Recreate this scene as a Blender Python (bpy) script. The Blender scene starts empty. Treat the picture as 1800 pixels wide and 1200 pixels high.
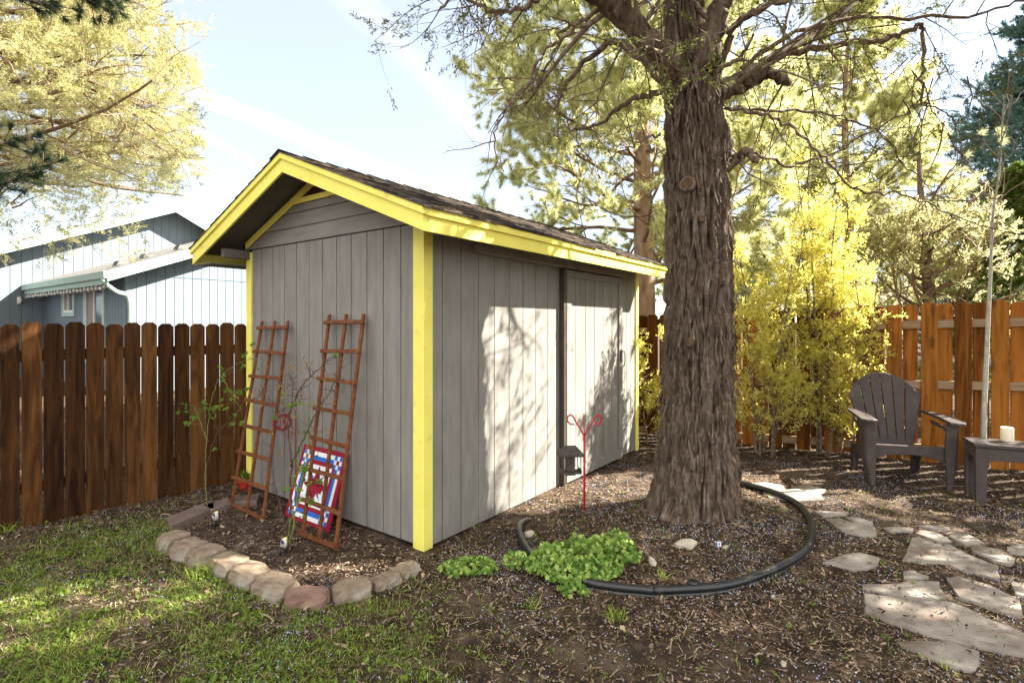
import bpy, math, random
import numpy as np
from mathutils import Vector, Matrix

random.seed(7)
RNG = np.random.default_rng(7)
scene = bpy.context.scene
COL = scene.collection
R = math.radians

# ------------------------------------------------------------------ camera
F = 930.0            # focal length in photo pixels (photo 1800 wide)
ZC = 1.6
cam_d = bpy.data.cameras.new('camera')
cam = bpy.data.objects.new('camera', cam_d)
COL.objects.link(cam)
cam.location = (0, 0, ZC)
cam.rotation_euler = (R(90), 0, 0)
cam_d.sensor_width = 36.0
cam_d.lens = 36.0 * F / 1800.0
cam_d.shift_y = -30.0 / 1800.0
cam_d.clip_start = 0.05
cam_d.clip_end = 3000
scene.camera = cam

# ------------------------------------------------------------------ light
SUN_EL = R(38.5)
hx, hy = 0.968, 0.205
hl = math.hypot(hx, hy)
hx, hy = hx / hl, hy / hl
SUN = np.array([hx * math.cos(SUN_EL), hy * math.cos(SUN_EL), math.sin(SUN_EL)])
sd = bpy.data.lights.new('sun', 'SUN')
sd.energy = 5.0
sd.angle = R(0.55)
sd.color = (1.0, 0.93, 0.80)
so = bpy.data.objects.new('sun', sd)
COL.objects.link(so)
so.rotation_euler = Vector(-SUN).to_track_quat('-Z', 'Y').to_euler()

def pdir(u, v):
    return Vector(((u - 900) / F, 1.0, (570 - v) / F)).normalized()

world = bpy.data.worlds.new('World')
scene.world = world
world.use_nodes = True
wn = world.node_tree
wn.nodes.clear()
def wnode(t, **k):
    n = wn.nodes.new(t)
    for a, b in k.items():
        setattr(n, a, b)
    return n
sky = wnode('ShaderNodeTexSky', sky_type='NISHITA', sun_disc=False, sun_elevation=SUN_EL,
            sun_rotation=math.atan2(hx, hy), altitude=1000, air_density=1.0, dust_density=1.2, ozone_density=1.0)
bg = wnode('ShaderNodeBackground')
bg.inputs[1].default_value = 0.10
wo = wnode('ShaderNodeOutputWorld')
tc = wnode('ShaderNodeTexCoord')
nz = wnode('ShaderNodeTexNoise')
nz.inputs['Scale'].default_value = 14
nz.inputs['Detail'].default_value = 6
wn.links.new(tc.outputs['Generated'], nz.inputs['Vector'])
def wmath(op, a, b=None, c=None, clamp=False):
    n = wnode('ShaderNodeMath', operation=op, use_clamp=clamp)
    for i, x in enumerate((a, b, c)):
        if x is None:
            continue
        if isinstance(x, (int, float)):
            n.inputs[i].default_value = x
        else:
            wn.links.new(x, n.inputs[i])
    return n.outputs[0]
def wdot(vec):
    n = wnode('ShaderNodeVectorMath', operation='DOT_PRODUCT')
    wn.links.new(tc.outputs['Generated'], n.inputs[0])
    n.inputs[1].default_value = vec
    return n.outputs['Value']
def trail(p, q, w, strength):
    a, b = pdir(*p), pdir(*q)
    nrm = a.cross(b).normalized()
    along = (b - a).normalized()
    d = wmath('ABSOLUTE', wmath('ADD', wdot(nrm), wmath('MULTIPLY', wmath('SUBTRACT', nz.outputs['Fac'], 0.5), w * 1.2)))
    band = wmath('SUBTRACT', 1.0, wmath('DIVIDE', d, w), clamp=True)
    s = wdot(along)
    s0, s1 = a.dot(along), b.dot(along)
    m = (s1 - s0)
    lim = wmath('MULTIPLY', wmath('DIVIDE', wmath('SUBTRACT', s, s0 - 0.6 * m), 0.5 * m, clamp=True),
                wmath('DIVIDE', wmath('SUBTRACT', s1 + 0.6 * m, s), 0.5 * m, clamp=True))
    rough = wmath('ADD', 0.55, wmath('MULTIPLY', nz.outputs['Fac'], 0.8))
    return wmath('MULTIPLY', wmath('MULTIPLY', wmath('POWER', band, 0.7), lim), wmath('MULTIPLY', rough, strength))
tr = wmath('ADD', trail((345, 168), (720, 318), 0.016, 0.9),
           wmath('ADD', trail((345, 232), (478, 302), 0.008, 0.7), trail((640, 20), (900, 280), 0.03, 0.25)), clamp=True)
mx = wnode('ShaderNodeMix', data_type='RGBA')
mx.inputs['Factor'].default_value = 0.66
wn.links.new(sky.outputs[0], mx.inputs['A'])
mx.inputs['B'].default_value = (1.50, 1.50, 1.50, 1)
mx2 = wnode('ShaderNodeMix', data_type='RGBA')
wn.links.new(tr, mx2.inputs['Factor'])
wn.links.new(mx.outputs['Result'], mx2.inputs['A'])
mx2.inputs['B'].default_value = (2.5, 2.5, 2.5, 1)
# bright cloud bank added behind the camera, unseen, to lift fill on shaded faces
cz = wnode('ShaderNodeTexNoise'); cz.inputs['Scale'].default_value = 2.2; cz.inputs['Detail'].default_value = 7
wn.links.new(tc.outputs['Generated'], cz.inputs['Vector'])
rear_fill = wmath('MULTIPLY', wmath('ADD', wdot((0, -1, 0.25)), 0.05), 1.6, clamp=True)
cl = wmath('MULTIPLY', wmath('MULTIPLY', wmath('SUBTRACT', cz.outputs['Fac'], 0.30), 3.2, clamp=True), rear_fill, clamp=True)
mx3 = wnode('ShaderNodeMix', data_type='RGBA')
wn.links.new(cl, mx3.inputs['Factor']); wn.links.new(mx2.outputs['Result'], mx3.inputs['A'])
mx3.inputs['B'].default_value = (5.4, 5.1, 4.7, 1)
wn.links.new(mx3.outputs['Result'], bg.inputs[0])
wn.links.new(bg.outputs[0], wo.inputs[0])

scene.view_settings.view_transform = 'Standard'
scene.view_settings.look = 'None'
scene.view_settings.exposure = 2.6
scene.view_settings.gamma = 1
scene.render.engine = 'CYCLES'
scene.cycles.max_bounces = 8
scene.cycles.transparent_max_bounces = 8

# ------------------------------------------------------------------ helpers
def G(u, v, z=0.0):
    """ground-plane point seen at photo pixel (u,v)"""
    Y = (ZC - z) * F / (v - 570.0)
    return np.array([(u - 900) / F * Y, Y, z])

def P(u, v, Y):
    return np.array([(u - 900) / F * Y, Y, ZC - (v - 570) / F * Y])

def tag(o, label=None, cat=None, group=None, kind=None):
    if label: o['label'] = label
    if cat: o['category'] = cat
    if group: o['group'] = group
    if kind: o['kind'] = kind
    return o

def thing(name, label, cat, loc=(0, 0, 0), rotz=0.0, group=None):
    o = bpy.data.objects.new(name, None)
    o.empty_display_size = 0.1
    COL.objects.link(o)
    o.location = tuple(float(a) for a in loc)
    o.rotation_euler = (0, 0, rotz)
    return tag(o, label, cat, group)

class MB:
    def __init__(s):
        s.v = []; s.n = 0; s.li = []; s.lt = []; s.mi = []
    def add(s, verts, faces, mi=0):
        verts = np.asarray(verts, float).reshape(-1, 3)
        b = s.n
        s.v.append(verts); s.n += len(verts)
        if isinstance(faces, np.ndarray):
            s.li.append((faces + b).reshape(-1))
            s.lt.append(np.full(len(faces), faces.shape[1]))
            s.mi.append(np.full(len(faces), mi))
        else:
            s.li.append(np.array([i + b for f in faces for i in f], int))
            s.lt.append(np.array([len(f) for f in faces], int))
            s.mi.append(np.full(len(faces), mi))
        return s
    def box(s, lo, hi, M=None, mi=0):
        x0, y0, z0 = lo; x1, y1, z1 = hi
        v = np.array([(x0,y0,z0),(x1,y0,z0),(x1,y1,z0),(x0,y1,z0),(x0,y0,z1),(x1,y0,z1),(x1,y1,z1),(x0,y1,z1)], float)
        if M is not None: v = xf(M, v)
        return s.add(v, [(0,3,2,1),(4,5,6,7),(0,1,5,4),(1,2,6,5),(2,3,7,6),(3,0,4,7)], mi)
    def prism(s, pts, vec, mi=0):
        pts = np.asarray(pts, float); n = len(pts)
        v = np.vstack([pts, pts + np.asarray(vec, float)])
        f = [tuple(range(n))[::-1], tuple(range(n, 2*n))] + [(i, (i+1) % n, n+(i+1) % n, n+i) for i in range(n)]
        return s.add(v, f, mi)
    def bar(s, a, b, w, h, up=(0,0,1), mi=0):
        """box beam from a to b, w across, h along up"""
        a = Vector(a); b = Vector(b); d = (b - a); L = d.length; d.normalize()
        x = d.cross(Vector(up)).normalized(); z = x.cross(d).normalized()
        M = Matrix((x, d, z)).transposed().to_4x4(); M.translation = a
        return s.box((-w/2, 0, -h/2), (w/2, L, h/2), M, mi)
    def tube(s, pts, rad, n=8, cap=True, mi=0, rn=0.0):
        pts = np.asarray(pts, float); m = len(pts)
        rad = np.broadcast_to(np.asarray(rad, float), (m,)).copy()
        t = np.gradient(pts, axis=0); t /= (np.linalg.norm(t, axis=1)[:, None] + 1e-9)
        ref = np.array([0.31, 0.17, 0.93]) if abs(t[0][2]) < 0.9 else np.array([0.9, 0.3, 0.1])
        x = np.cross(t, ref); x /= (np.linalg.norm(x, axis=1)[:, None] + 1e-9)
        y = np.cross(t, x)
        a = np.arange(n) * 2 * math.pi / n
        rr = rad[:, None]
        if rn: rr = rr * (1 + rn * (RNG.random((m, n)) - .5))
        v = pts[:, None, :] + rr[..., None] * (np.cos(a)[None, :, None] * x[:, None, :] + np.sin(a)[None, :, None] * y[:, None, :])
        v = v.reshape(-1, 3)
        i = np.arange(m - 1)[:, None] * n; j = np.arange(n)[None, :]; k = (j + 1) % n
        f = np.stack([i + j, i + k, i + k + n, i + j + n], -1).reshape(-1, 4)
        s.add(v, f, mi)
        if cap and n > 2:
            b = s.n - len(v)
            s.li.append(np.arange(n)[::-1] + b); s.lt.append(np.array([n])); s.mi.append(np.array([mi]))
            s.li.append(np.arange(n) + b + (m-1)*n); s.lt.append(np.array([n])); s.mi.append(np.array([mi]))
        return s
    def lathe(s, prof, n=24, c=(0,0,0), mi=0, wob=0.0):
        m = len(prof); v = []
        for r, z in prof:
            for k in range(n):
                a = 2*math.pi*k/n; q = r*(1+wob*(random.random()-.5))
                v.append((c[0]+q*math.cos(a), c[1]+q*math.sin(a), c[2]+z))
        f = [(i*n+j, i*n+(j+1) % n, (i+1)*n+(j+1) % n, (i+1)*n+j) for i in range(m-1) for j in range(n)]
        f += [tuple(range(n))[::-1], tuple(range((m-1)*n, m*n))]
        return s.add(v, f, mi)
    def build(s, name, mats, parent=None, off=None, smooth=False, bevel=0, kind=None, seg=1):
        if not isinstance(mats, (list, tuple)): mats = [mats]
        me = bpy.data.meshes.new(name)
        v = np.vstack(s.v)
        if off is not None: v = v - np.asarray(off, float)
        li = np.concatenate(s.li).astype(np.int32); lt = np.concatenate(s.lt).astype(np.int32); mi = np.concatenate(s.mi).astype(np.int32)
        ls = np.concatenate([[0], np.cumsum(lt)[:-1]]).astype(np.int32)
        me.vertices.add(len(v)); me.vertices.foreach_set('co', v.astype(np.float32).ravel())
        me.loops.add(len(li)); me.loops.foreach_set('vertex_index', li)
        me.polygons.add(len(lt)); me.polygons.foreach_set('loop_start', ls)
        for m in mats: me.materials.append(m)
        me.polygons.foreach_set('material_index', mi)
        me.polygons.foreach_set('use_smooth', np.full(len(lt), smooth))
        me.update(calc_edges=True)
        o = bpy.data.objects.new(name, me)
        COL.objects.link(o)
        if parent is not None: o.parent = parent
        if bevel:
            b = o.modifiers.new('bevel', 'BEVEL'); b.width = bevel; b.segments = seg; b.limit_method = 'ANGLE'; b.angle_limit = R(40)
        if kind: o['kind'] = kind
        return o

def xf(M, v):
    A = np.array(M); v = np.asarray(v, float)
    return v @ A[:3, :3].T + A[:3, 3]

def unit(v):
    v = np.asarray(v, float)
    return v / (np.linalg.norm(v, axis=-1, keepdims=True) + 1e-9)

def smooth_path(pts, k=6):
    """Catmull-Rom through pts"""
    p = np.asarray(pts, float)
    p = np.vstack([2*p[0]-p[1], p, 2*p[-1]-p[-2]])
    out = []
    for i in range(1, len(p)-2):
        for t in np.linspace(0, 1, k, endpoint=False):
            a, b, c, d = p[i-1], p[i], p[i+1], p[i+2]
            out.append(0.5*((2*b)+(-a+c)*t+(2*a-5*b+4*c-d)*t*t+(-a+3*b-3*c+d)*t**3))
    out.append(p[-2])
    return np.array(out)

def vnoise(x, y, seed=0, px=None):
    """2-D value noise, optionally periodic in x with px cells"""
    xi = np.floor(x).astype(int); yi = np.floor(y).astype(int)
    fx = x - xi; fy = y - yi
    fx = fx*fx*(3-2*fx); fy = fy*fy*(3-2*fy)
    def h(a, b):
        if px: a = a % px
        n = (a * 374761393 + b * 668265263 + seed * 1442695041) & 0x7fffffff
        n = ((n ^ (n >> 13)) * 1274126177) & 0x7fffffff
        return ((n ^ (n >> 16)) & 0xffff) / 65535.0
    return ((h(xi, yi)*(1-fx)+h(xi+1, yi)*fx)*(1-fy)+(h(xi, yi+1)*(1-fx)+h(xi+1, yi+1)*fx)*fy)

# ------------------------------------------------------------------ materials
def pm(name, cols, scale=(4, 4, 4), detail=5, rough=0.8, bump=0.0, bscale=None, bdist=0.01, transl=0.0, tcol=None,
       island=0.0, metallic=0.0, distort=0.0, lo=0.3, hi=0.7, spots=None, spec=0.12, knots=None, coat=0.0, nrough=0.6):
    m = bpy.data.materials.new(name); m.use_nodes = True
    nt = m.node_tree; nt.nodes.clear(); L = nt.links.new
    N = lambda t: nt.nodes.new(t)
    out = N('ShaderNodeOutputMaterial'); pb = N('ShaderNodeBsdfPrincipled')
    pb.inputs['Roughness'].default_value = rough; pb.inputs['Metallic'].default_value = metallic
    pb.inputs['Specular IOR Level'].default_value = spec
    if coat: pb.inputs['Coat Weight'].default_value = coat
    t = N('ShaderNodeTexCoord'); g = N('ShaderNodeNewGeometry')
    mp = N('ShaderNodeMapping'); mp.inputs['Scale'].default_value = scale
    ad = N('ShaderNodeVectorMath'); ad.operation = 'ADD'
    sc = N('ShaderNodeVectorMath'); sc.operation = 'SCALE'
    cb = N('ShaderNodeCombineXYZ')
    L(g.outputs['Random Per Island'], cb.inputs[0]); L(g.outputs['Random Per Island'], cb.inputs[1]); L(g.outputs['Random Per Island'], cb.inputs[2])
    L(cb.outputs[0], sc.inputs[0]); sc.inputs['Scale'].default_value = 13.0 if island else 0.0
    L(t.outputs['Object'], ad.inputs[0]); L(sc.outputs[0], ad.inputs[1]); L(ad.outputs[0], mp.inputs[0])
    no = N('ShaderNodeTexNoise'); no.inputs['Scale'].default_value = 1.0; no.inputs['Detail'].default_value = detail
    no.inputs['Roughness'].default_value = nrough; no.inputs['Distortion'].default_value = distort
    L(mp.outputs[0], no.inputs['Vector'])
    fac = no.outputs['Fac']
    if island:
        ma = N('ShaderNodeMath'); ma.operation = 'MULTIPLY_ADD'
        ms = N('ShaderNodeMath'); ms.operation = 'SUBTRACT'; L(g.outputs['Random Per Island'], ms.inputs[0]); ms.inputs[1].default_value = .5
        L(ms.outputs[0], ma.inputs[0]); ma.inputs[1].default_value = island; L(fac, ma.inputs[2]); fac = ma.outputs[0]
    cr = N('ShaderNodeValToRGB'); e = cr.color_ramp.elements
    while len(e) < len(cols): e.new(0.5)
    for i, c in enumerate(cols):
        e[i].position = lo + (hi-lo)*i/max(1, len(cols)-1); e[i].color = (*c, 1)
    L(fac, cr.inputs[0]); col = cr.outputs[0]
    if spots:       # (scale, size, colour, amount)
        ssc, size, scol, amt = spots
        vo = N('ShaderNodeTexNoise'); vo.inputs['Scale'].default_value = ssc; vo.inputs['Detail'].default_value = 3
        L(ad.outputs[0], vo.inputs['Vector'])
        mr = N('ShaderNodeMapRange'); mr.inputs[1].default_value = size; mr.inputs[2].default_value = size+.12; mr.inputs[3].default_value = 0; mr.inputs[4].default_value = amt
        L(vo.outputs['Fac'], mr.inputs[0]); mi = N('ShaderNodeMix'); mi.data_type = 'RGBA'
        L(mr.outputs[0], mi.inputs['Factor']); L(col, mi.inputs['A']); mi.inputs['B'].default_value = (*scol, 1); col = mi.outputs['Result']
    if knots:       # (scale vec, radius, colour)
        ksc, kr, kcol = knots
        mk = N('ShaderNodeMapping'); mk.inputs['Scale'].default_value = ksc; L(ad.outputs[0], mk.inputs[0])
        vo = N('ShaderNodeTexVoronoi'); vo.inputs['Scale'].default_value = 1; L(mk.outputs[0], vo.inputs['Vector'])
        mr = N('ShaderNodeMapRange'); mr.inputs[1].default_value = kr; mr.inputs[2].default_value = kr*.45; mr.inputs[3].default_value = 0; mr.inputs[4].default_value = .85
        L(vo.outputs['Distance'], mr.inputs[0]); mi = N('ShaderNodeMix'); mi.data_type = 'RGBA'
        L(mr.outputs[0], mi.inputs['Factor']); L(col, mi.inputs['A']); mi.inputs['B'].default_value = (*kcol, 1); col = mi.outputs['Result']
    L(col, pb.inputs['Base Color'])
    if bump:
        bn = N('ShaderNodeTexNoise'); bn.inputs['Scale'].default_value = 1; bn.inputs['Detail'].default_value = 8
        bn.inputs['Roughness'].default_value = .65
        mb = N('ShaderNodeMapping'); mb.inputs['Scale'].default_value = bscale or scale; L(ad.outputs[0], mb.inputs[0]); L(mb.outputs[0], bn.inputs['Vector'])
        bu = N('ShaderNodeBump'); bu.inputs['Strength'].default_value = bump; bu.inputs['Distance'].default_value = bdist
        L(bn.outputs['Fac'], bu.inputs['Height']); L(bu.outputs[0], pb.inputs['Normal'])
    if transl:
        tr_ = N('ShaderNodeBsdfTranslucent'); mi = N('ShaderNodeMixShader'); mi.inputs[0].default_value = transl
        if tcol:
            tr_.inputs[0].default_value = (*tcol, 1)
        else:
            L(col, tr_.inputs[0])
        L(pb.outputs[0], mi.inputs[1]); L(tr_.outputs[0], mi.inputs[2]); L(mi.outputs[0], out.inputs[0])
    else:
        L(pb.outputs[0], out.inputs[0])
    return m

M = {}
M['soil'] = pm('soil', [(.020, .013, .009), (.055, .037, .026), (.125, .088, .062)], (9, 9, 9), 8, .95, .9, (60, 60, 60), .012, spots=(2.2, .55, (.16, .118, .085), .45))
M['mulch'] = pm('mulch', [(.028, .016, .011), (.085, .052, .034), (.165, .11, .073), (.31, .225, .155)], (3, 3, 3), 2, .9, island=.75)
M['siding'] = pm('siding', [(.187, .178, .162), (.225, .214, .196), (.262, .25, .231)], (14, 14, 2.5), 6, .75, .35, (90, 90, 5), .006, spots=(3, .62, (.27, .25, .22), .35))
M['siding_h'] = pm('siding_h', [(.187, .178, .162), (.225, .214, .196), (.256, .244, .224)], (14, 3, 20), 6, .75, .35, (60, 4, 90), .006)
M['soffit'] = pm('soffit', [(.12, .11, .10), (.15, .14, .125)], (5, 5, 5), 4, .85, .2, (40, 40, 40), .004)
M['yellow'] = pm('yellow', [(.78, .72, .14), (.87, .80, .19)], (4, 4, 4), 6, .55, .3, (40, 40, 40), .004, spots=(11, .60, (.62, .54, .17), .55))
M['shingle'] = pm('shingle', [(.035, .033, .033), (.08, .07, .062), (.16, .125, .095)], (8, 8, 8), 6, .95, .6, (250, 250, 250), .004, island=.7)
M['dark'] = pm('dark', [(.012, .012, .012), (.03, .03, .03)], rough=.7)
M['dark_metal'] = pm('dark_metal', [(.04, .035, .03), (.07, .06, .05)], rough=.45)
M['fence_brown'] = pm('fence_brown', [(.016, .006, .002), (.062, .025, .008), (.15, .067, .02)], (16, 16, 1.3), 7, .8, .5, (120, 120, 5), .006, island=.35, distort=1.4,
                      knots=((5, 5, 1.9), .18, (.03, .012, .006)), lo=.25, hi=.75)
M['fence_cedar'] = pm('fence_cedar', [(.045, .013, .0015), (.16, .054, .007), (.35, .135, .022)], (16, 16, 1.2), 7, .7, .4, (120, 120, 5), .005, island=.45, distort=1.2,
                      knots=((5, 5, 1.7), .17, (.10, .035, .01)), lo=.25, hi=.75)
M['rail'] = pm('rail', [(.22, .14, .08), (.38, .27, .17)], (3, 3, 30), 5, .8, .3, (8, 8, 80), .004)
M['bark'] = pm('bark', [(.028, .018, .012), (.085, .060, .043), (.155, .118, .090), (.27, .23, .19)], (24, 24, 5), 8, .92, .5, (80, 80, 14), .010, distort=.5, lo=.3, hi=.72, spots=(3, .58, (.15, .10, .085), .4))
M['limb'] = pm('limb', [(.07, .045, .033), (.16, .115, .085), (.30, .235, .18)], (26, 26, 26), 6, .9, .7, (50, 50, 50), .01, island=.15)
M['twig'] = pm('twig', [(.13, .085, .055), (.24, .16, .11), (.33, .25, .19)], (20, 20, 20), 3, .85, island=.4)
M['pinebark'] = pm('pinebark', [(.15, .095, .07), (.32, .215, .155), (.46, .34, .26)], (9, 9, 3), 6, .9, .9, (16, 16, 5), .03)
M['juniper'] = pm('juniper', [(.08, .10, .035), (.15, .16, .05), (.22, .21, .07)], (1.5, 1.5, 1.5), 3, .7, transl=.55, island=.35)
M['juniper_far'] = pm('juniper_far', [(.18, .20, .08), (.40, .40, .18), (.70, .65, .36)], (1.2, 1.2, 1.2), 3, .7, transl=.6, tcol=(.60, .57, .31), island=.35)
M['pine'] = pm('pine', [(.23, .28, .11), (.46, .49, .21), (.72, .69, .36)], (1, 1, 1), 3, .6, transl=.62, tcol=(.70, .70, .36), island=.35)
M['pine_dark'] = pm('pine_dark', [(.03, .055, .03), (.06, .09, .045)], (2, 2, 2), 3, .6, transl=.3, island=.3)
M['spruce'] = pm('spruce', [(.06, .125, .10), (.12, .21, .17), (.19, .29, .23)], (1.3, 1.3, 1.3), 3, .7, transl=.25, island=.3)
M['gold'] = pm('gold', [(.36, .38, .07), (.58, .55, .14), (.84, .76, .30)], (2, 2, 2), 3, .5, transl=.6, tcol=(.82, .75, .20), island=.5)
M['fir'] = pm('fir', [(.10, .16, .03), (.18, .25, .05)], (2, 2, 2), 3, .6, transl=.4, island=.4)
M['rose'] = pm('rose', [(.10, .20, .03), (.20, .33, .05)], (9, 9, 9), 2, .5, transl=.4, island=.5)
M['dryleaf'] = pm('dryleaf', [(.25, .13, .05), (.42, .25, .10)], (9, 9, 9), 2, .7, transl=.3, island=.5)
M['cane'] = pm('cane', [(.06, .035, .025), (.12, .075, .05)], (12, 12, 12), 3, .7)
M['canegreen'] = pm('canegreen', [(.12, .16, .04), (.20, .24, .06)], (12, 12, 12), 3, .6)
M['grass'] = pm('grass', [(.10, .16, .02), (.23, .31, .045), (.42, .48, .11)], (1.2, 1.2, 1.2), 2, .6, transl=.4, island=.6)
M['weed'] = pm('weed', [(.07, .13, .02), (.14, .23, .035), (.24, .33, .06)], (3, 3, 3), 2, .6, transl=.35, island=.5)
M['geranium'] = pm('geranium', [(.10, .20, .035), (.22, .36, .07), (.42, .54, .15)], (6, 6, 6), 2, .55, transl=.4, island=.5)
M['berry'] = pm('berry', [(.20, .24, .35), (.48, .53, .68)], (6, 6, 6), 1, .6, island=.8)
M['straw'] = pm('straw', [(.16, .11, .07), (.42, .31, .21)], (6, 6, 6), 1, .8, island=.8)
M['flag'] = pm('flag', [(.11, .088, .072), (.22, .188, .162), (.32, .285, .25)], (4, 4, 4), 7, .85, .5, (22, 22, 22), .01, island=.25, spots=(7, .57, (.16, .11, .08), .75))
M['block'] = pm('block', [(.15, .11, .078), (.24, .185, .135), (.33, .28, .22)], (7, 7, 7), 7, .9, .6, (35, 35, 35), .012, spots=(5, .56, (.27, .27, .26), .6))
M['blockpink'] = pm('blockpink', [(.17, .10, .08), (.25, .165, .13)], (7, 7, 7), 7, .9, .6, (35, 35, 35), .012)
M['slab'] = pm('slab', [(.12, .085, .075), (.20, .15, .135)], (8, 8, 8), 6, .9, .6, (40, 40, 40), .01)
M['redwood'] = pm('redwood', [(.085, .030, .012), (.15, .054, .022), (.21, .085, .036)], (25, 25, 25), 5, .7, .2, (60, 60, 60), .003)
M['maroon'] = pm('maroon', [(.24, .012, .03), (.30, .018, .04)], rough=.5)
M['maroon2'] = pm('maroon2', [(.13, .008, .018), (.17, .01, .022)], rough=.5)
M['bluepaint'] = pm('bluepaint', [(.02, .12, .50), (.03, .15, .56)], rough=.5)
M['whitepaint'] = pm('whitepaint', [(.72, .73, .76), (.80, .80, .82)], rough=.5)
M['redmetal'] = pm('redmetal', [(.36, .01, .025), (.48, .02, .04)], rough=.35, coat=.3)
M['wire'] = pm('wire', [(.20, .008, .02), (.28, .012, .03)], rough=.4)
M['feeder'] = pm('feeder', [(.045, .04, .036), (.09, .08, .07)], (30, 30, 30), 5, .7, .3, (60, 60, 60), .004)
M['steel'] = pm('steel', [(.35, .34, .32), (.5, .48, .45)], rough=.35, metallic=.8)
M['hose'] = pm('hose', [(.006, .007, .008), (.016, .017, .019)], (9, 9, 9), 4, .38, .1, (20, 20, 20), .004, spots=(6, .6, (.08, .065, .05), .45), spec=.6)
M['chair'] = pm('chair', [(.06, .048, .046), (.088, .074, .070)], (9, 9, 9), 4, .5, .12, (80, 80, 80), .002, spots=(7, .6, (.11, .095, .088), .35))
M['candle'] = pm('candle', [(.78, .72, .56), (.85, .80, .66)], rough=.5, transl=.15)
M['stone'] = pm('stone', [(.26, .22, .18), (.45, .40, .33)], (14, 14, 14), 6, .9, .5, (50, 50, 50), .006, island=.4)
M['hbody'] = pm('hbody', [(.165, .205, .245), (.19, .23, .27)], (3, 3, 3), 4, .7, .1, (20, 20, 4), .004)
M['hblue'] = pm('hblue', [(.14, .22, .27), (.17, .25, .30)], (3, 3, 3), 4, .7)
M['htrim'] = pm('htrim', [(.36, .50, .46), (.42, .55, .51)], rough=.6)
M['hwhite'] = pm('hwhite', [(.72, .72, .70), (.8, .8, .78)], rough=.5)
M['hroof'] = pm('hroof', [(.12, .12, .12), (.22, .21, .20)], (14, 14, 14), 5, .9, .4, (40, 40, 40), .01)
M['glass'] = pm('glass', [(.10, .13, .15), (.16, .19, .21)], (1, 1, 1), 2, .08, spec=.8)
M['curtain'] = pm('curtain', [(.22, .19, .17), (.36, .32, .29)], (12, 12, 1), 2, .9)
M['bulb'] = pm('bulb', [(.6, .6, .6), (.8, .8, .8)], rough=.15)
M['redpot'] = pm('redpot', [(.42, .03, .02), (.5, .05, .03)], rough=.4)
M['hill'] = pm('hill', [(.22, .20, .16), (.32, .29, .23)], (.05, .05, .05), 5, .95)
M['heart'] = pm('heart', [(.045, .028, .018), (.15, .085, .042)], (22, 22, 9), 5, .8, .3, (70, 70, 20), .004)
M['bell'] = pm('bell', [(.03, .03, .035), (.65, .62, .60)], (28, 28, 28), 2, .4, lo=.44, hi=.56)

# ------------------------------------------------------------------ shed frame
D1 = np.array([.593, .805, 0]); D1 /= np.linalg.norm(D1)
D2 = np.array([-D1[1], D1[0], 0])
C0 = np.array([-.623, 3.739, 0])
ROT = math.atan2(D1[1], D1[0])
LX, LY = 3.74, 2.43
def W(x, y, z=0.0):
    return C0 + D1 * x + D2 * y + np.array([0, 0, z])

# ------------------------------------------------------------------ ground
TREE = np.array([1.55, 4.40])
def gh(x, y, fine=True):
    x = np.asarray(x, float); y = np.asarray(y, float)
    d = np.hypot(x - TREE[0], y - TREE[1])
    h = .07 * np.exp(-(d/.75)**2) + .025*np.exp(-(d/1.5)**4)
    h = h + .020 * (vnoise(x*1.3, y*1.3, 3) - .5) + .018 * (vnoise(x*4, y*4, 5) - .5)
    if fine:
        h = h + .012 * (vnoise(x*14, y*14, 6) - .5) + .008*(vnoise(x*33, y*33, 8) - .5)
    return h
def axis(lo, hi, st, far):
    a = list(np.arange(lo, hi, st)); s = st; x = a[-1]
    while x < far: s *= 1.35; x += s; a.append(x)
    x = lo; s = st; b = []
    while x > -far: s *= 1.35; x -= s; b.append(x)
    return np.array(b[::-1] + a)
gx_, gy_ = axis(-4.6, 6.2, .03, 900), axis(1.6, 7.9, .03, 900)
X, Y_ = np.meshgrid(gx_, gy_)
Zg = gh(X, Y_)
Zg = np.where((np.abs(X) < 12) & (np.abs(Y_) < 14), Zg, 0)
gm = MB(); nx, ny = len(gx_), len(gy_)
ii = (np.arange(ny-1)[:, None]*nx + np.arange(nx-1)[None, :]).ravel()
gm.add(np.stack([X.ravel(), Y_.ravel(), Zg.ravel()], 1), np.stack([ii, ii+1, ii+nx+1, ii+nx], 1))
gm.build('ground', M['soil'], smooth=True, kind='structure')

hm = MB()
hu = np.linspace(1300, 2500, 60); hv = 489 + 14*vnoise(hu*.02, hu*0, 9) + 5*vnoise(hu*.1, hu*0, 4)
top = np.array([P(a, b, 260) for a, b in zip(hu, hv)]); front = top.copy(); front[:, 2] = -1; front[:, 1] -= 60
back = top.copy(); back[:, 2] = -1; back[:, 1] += 200
n_ = len(hu); i_ = np.arange(n_-1)
hm.add(np.vstack([front, top, back]), np.vstack([np.stack([i_, i_+1, i_+1+n_, i_+n_], 1), np.stack([i_+n_, i_+1+n_, i_+1+2*n_, i_+2*n_], 1)]))
hm.build('hill', M['hill'], smooth=True, kind='structure')

# ------------------------------------------------------------------ the shed
shed = thing('garden_shed', 'grey wooden garden shed with bright yellow trim and shingled gable roof', 'shed', C0, ROT)
def grooves(mb, length, edges, z0, z1, depth=.011, gw=.009, thick=.03, plane='y', sign=-1):
    """panel with vertical grooves; outer face at 0, body inward; plane 'y': runs along x (outer = -y)"""
    pr = [(0, 0)]
    for e in edges:
        pr += [(e-gw/2, 0), (e-gw/2, depth), (e+gw/2, depth), (e+gw/2, 0)]
    pr += [(length, 0), (length, thick), (0, thick)]
    return pr
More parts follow.
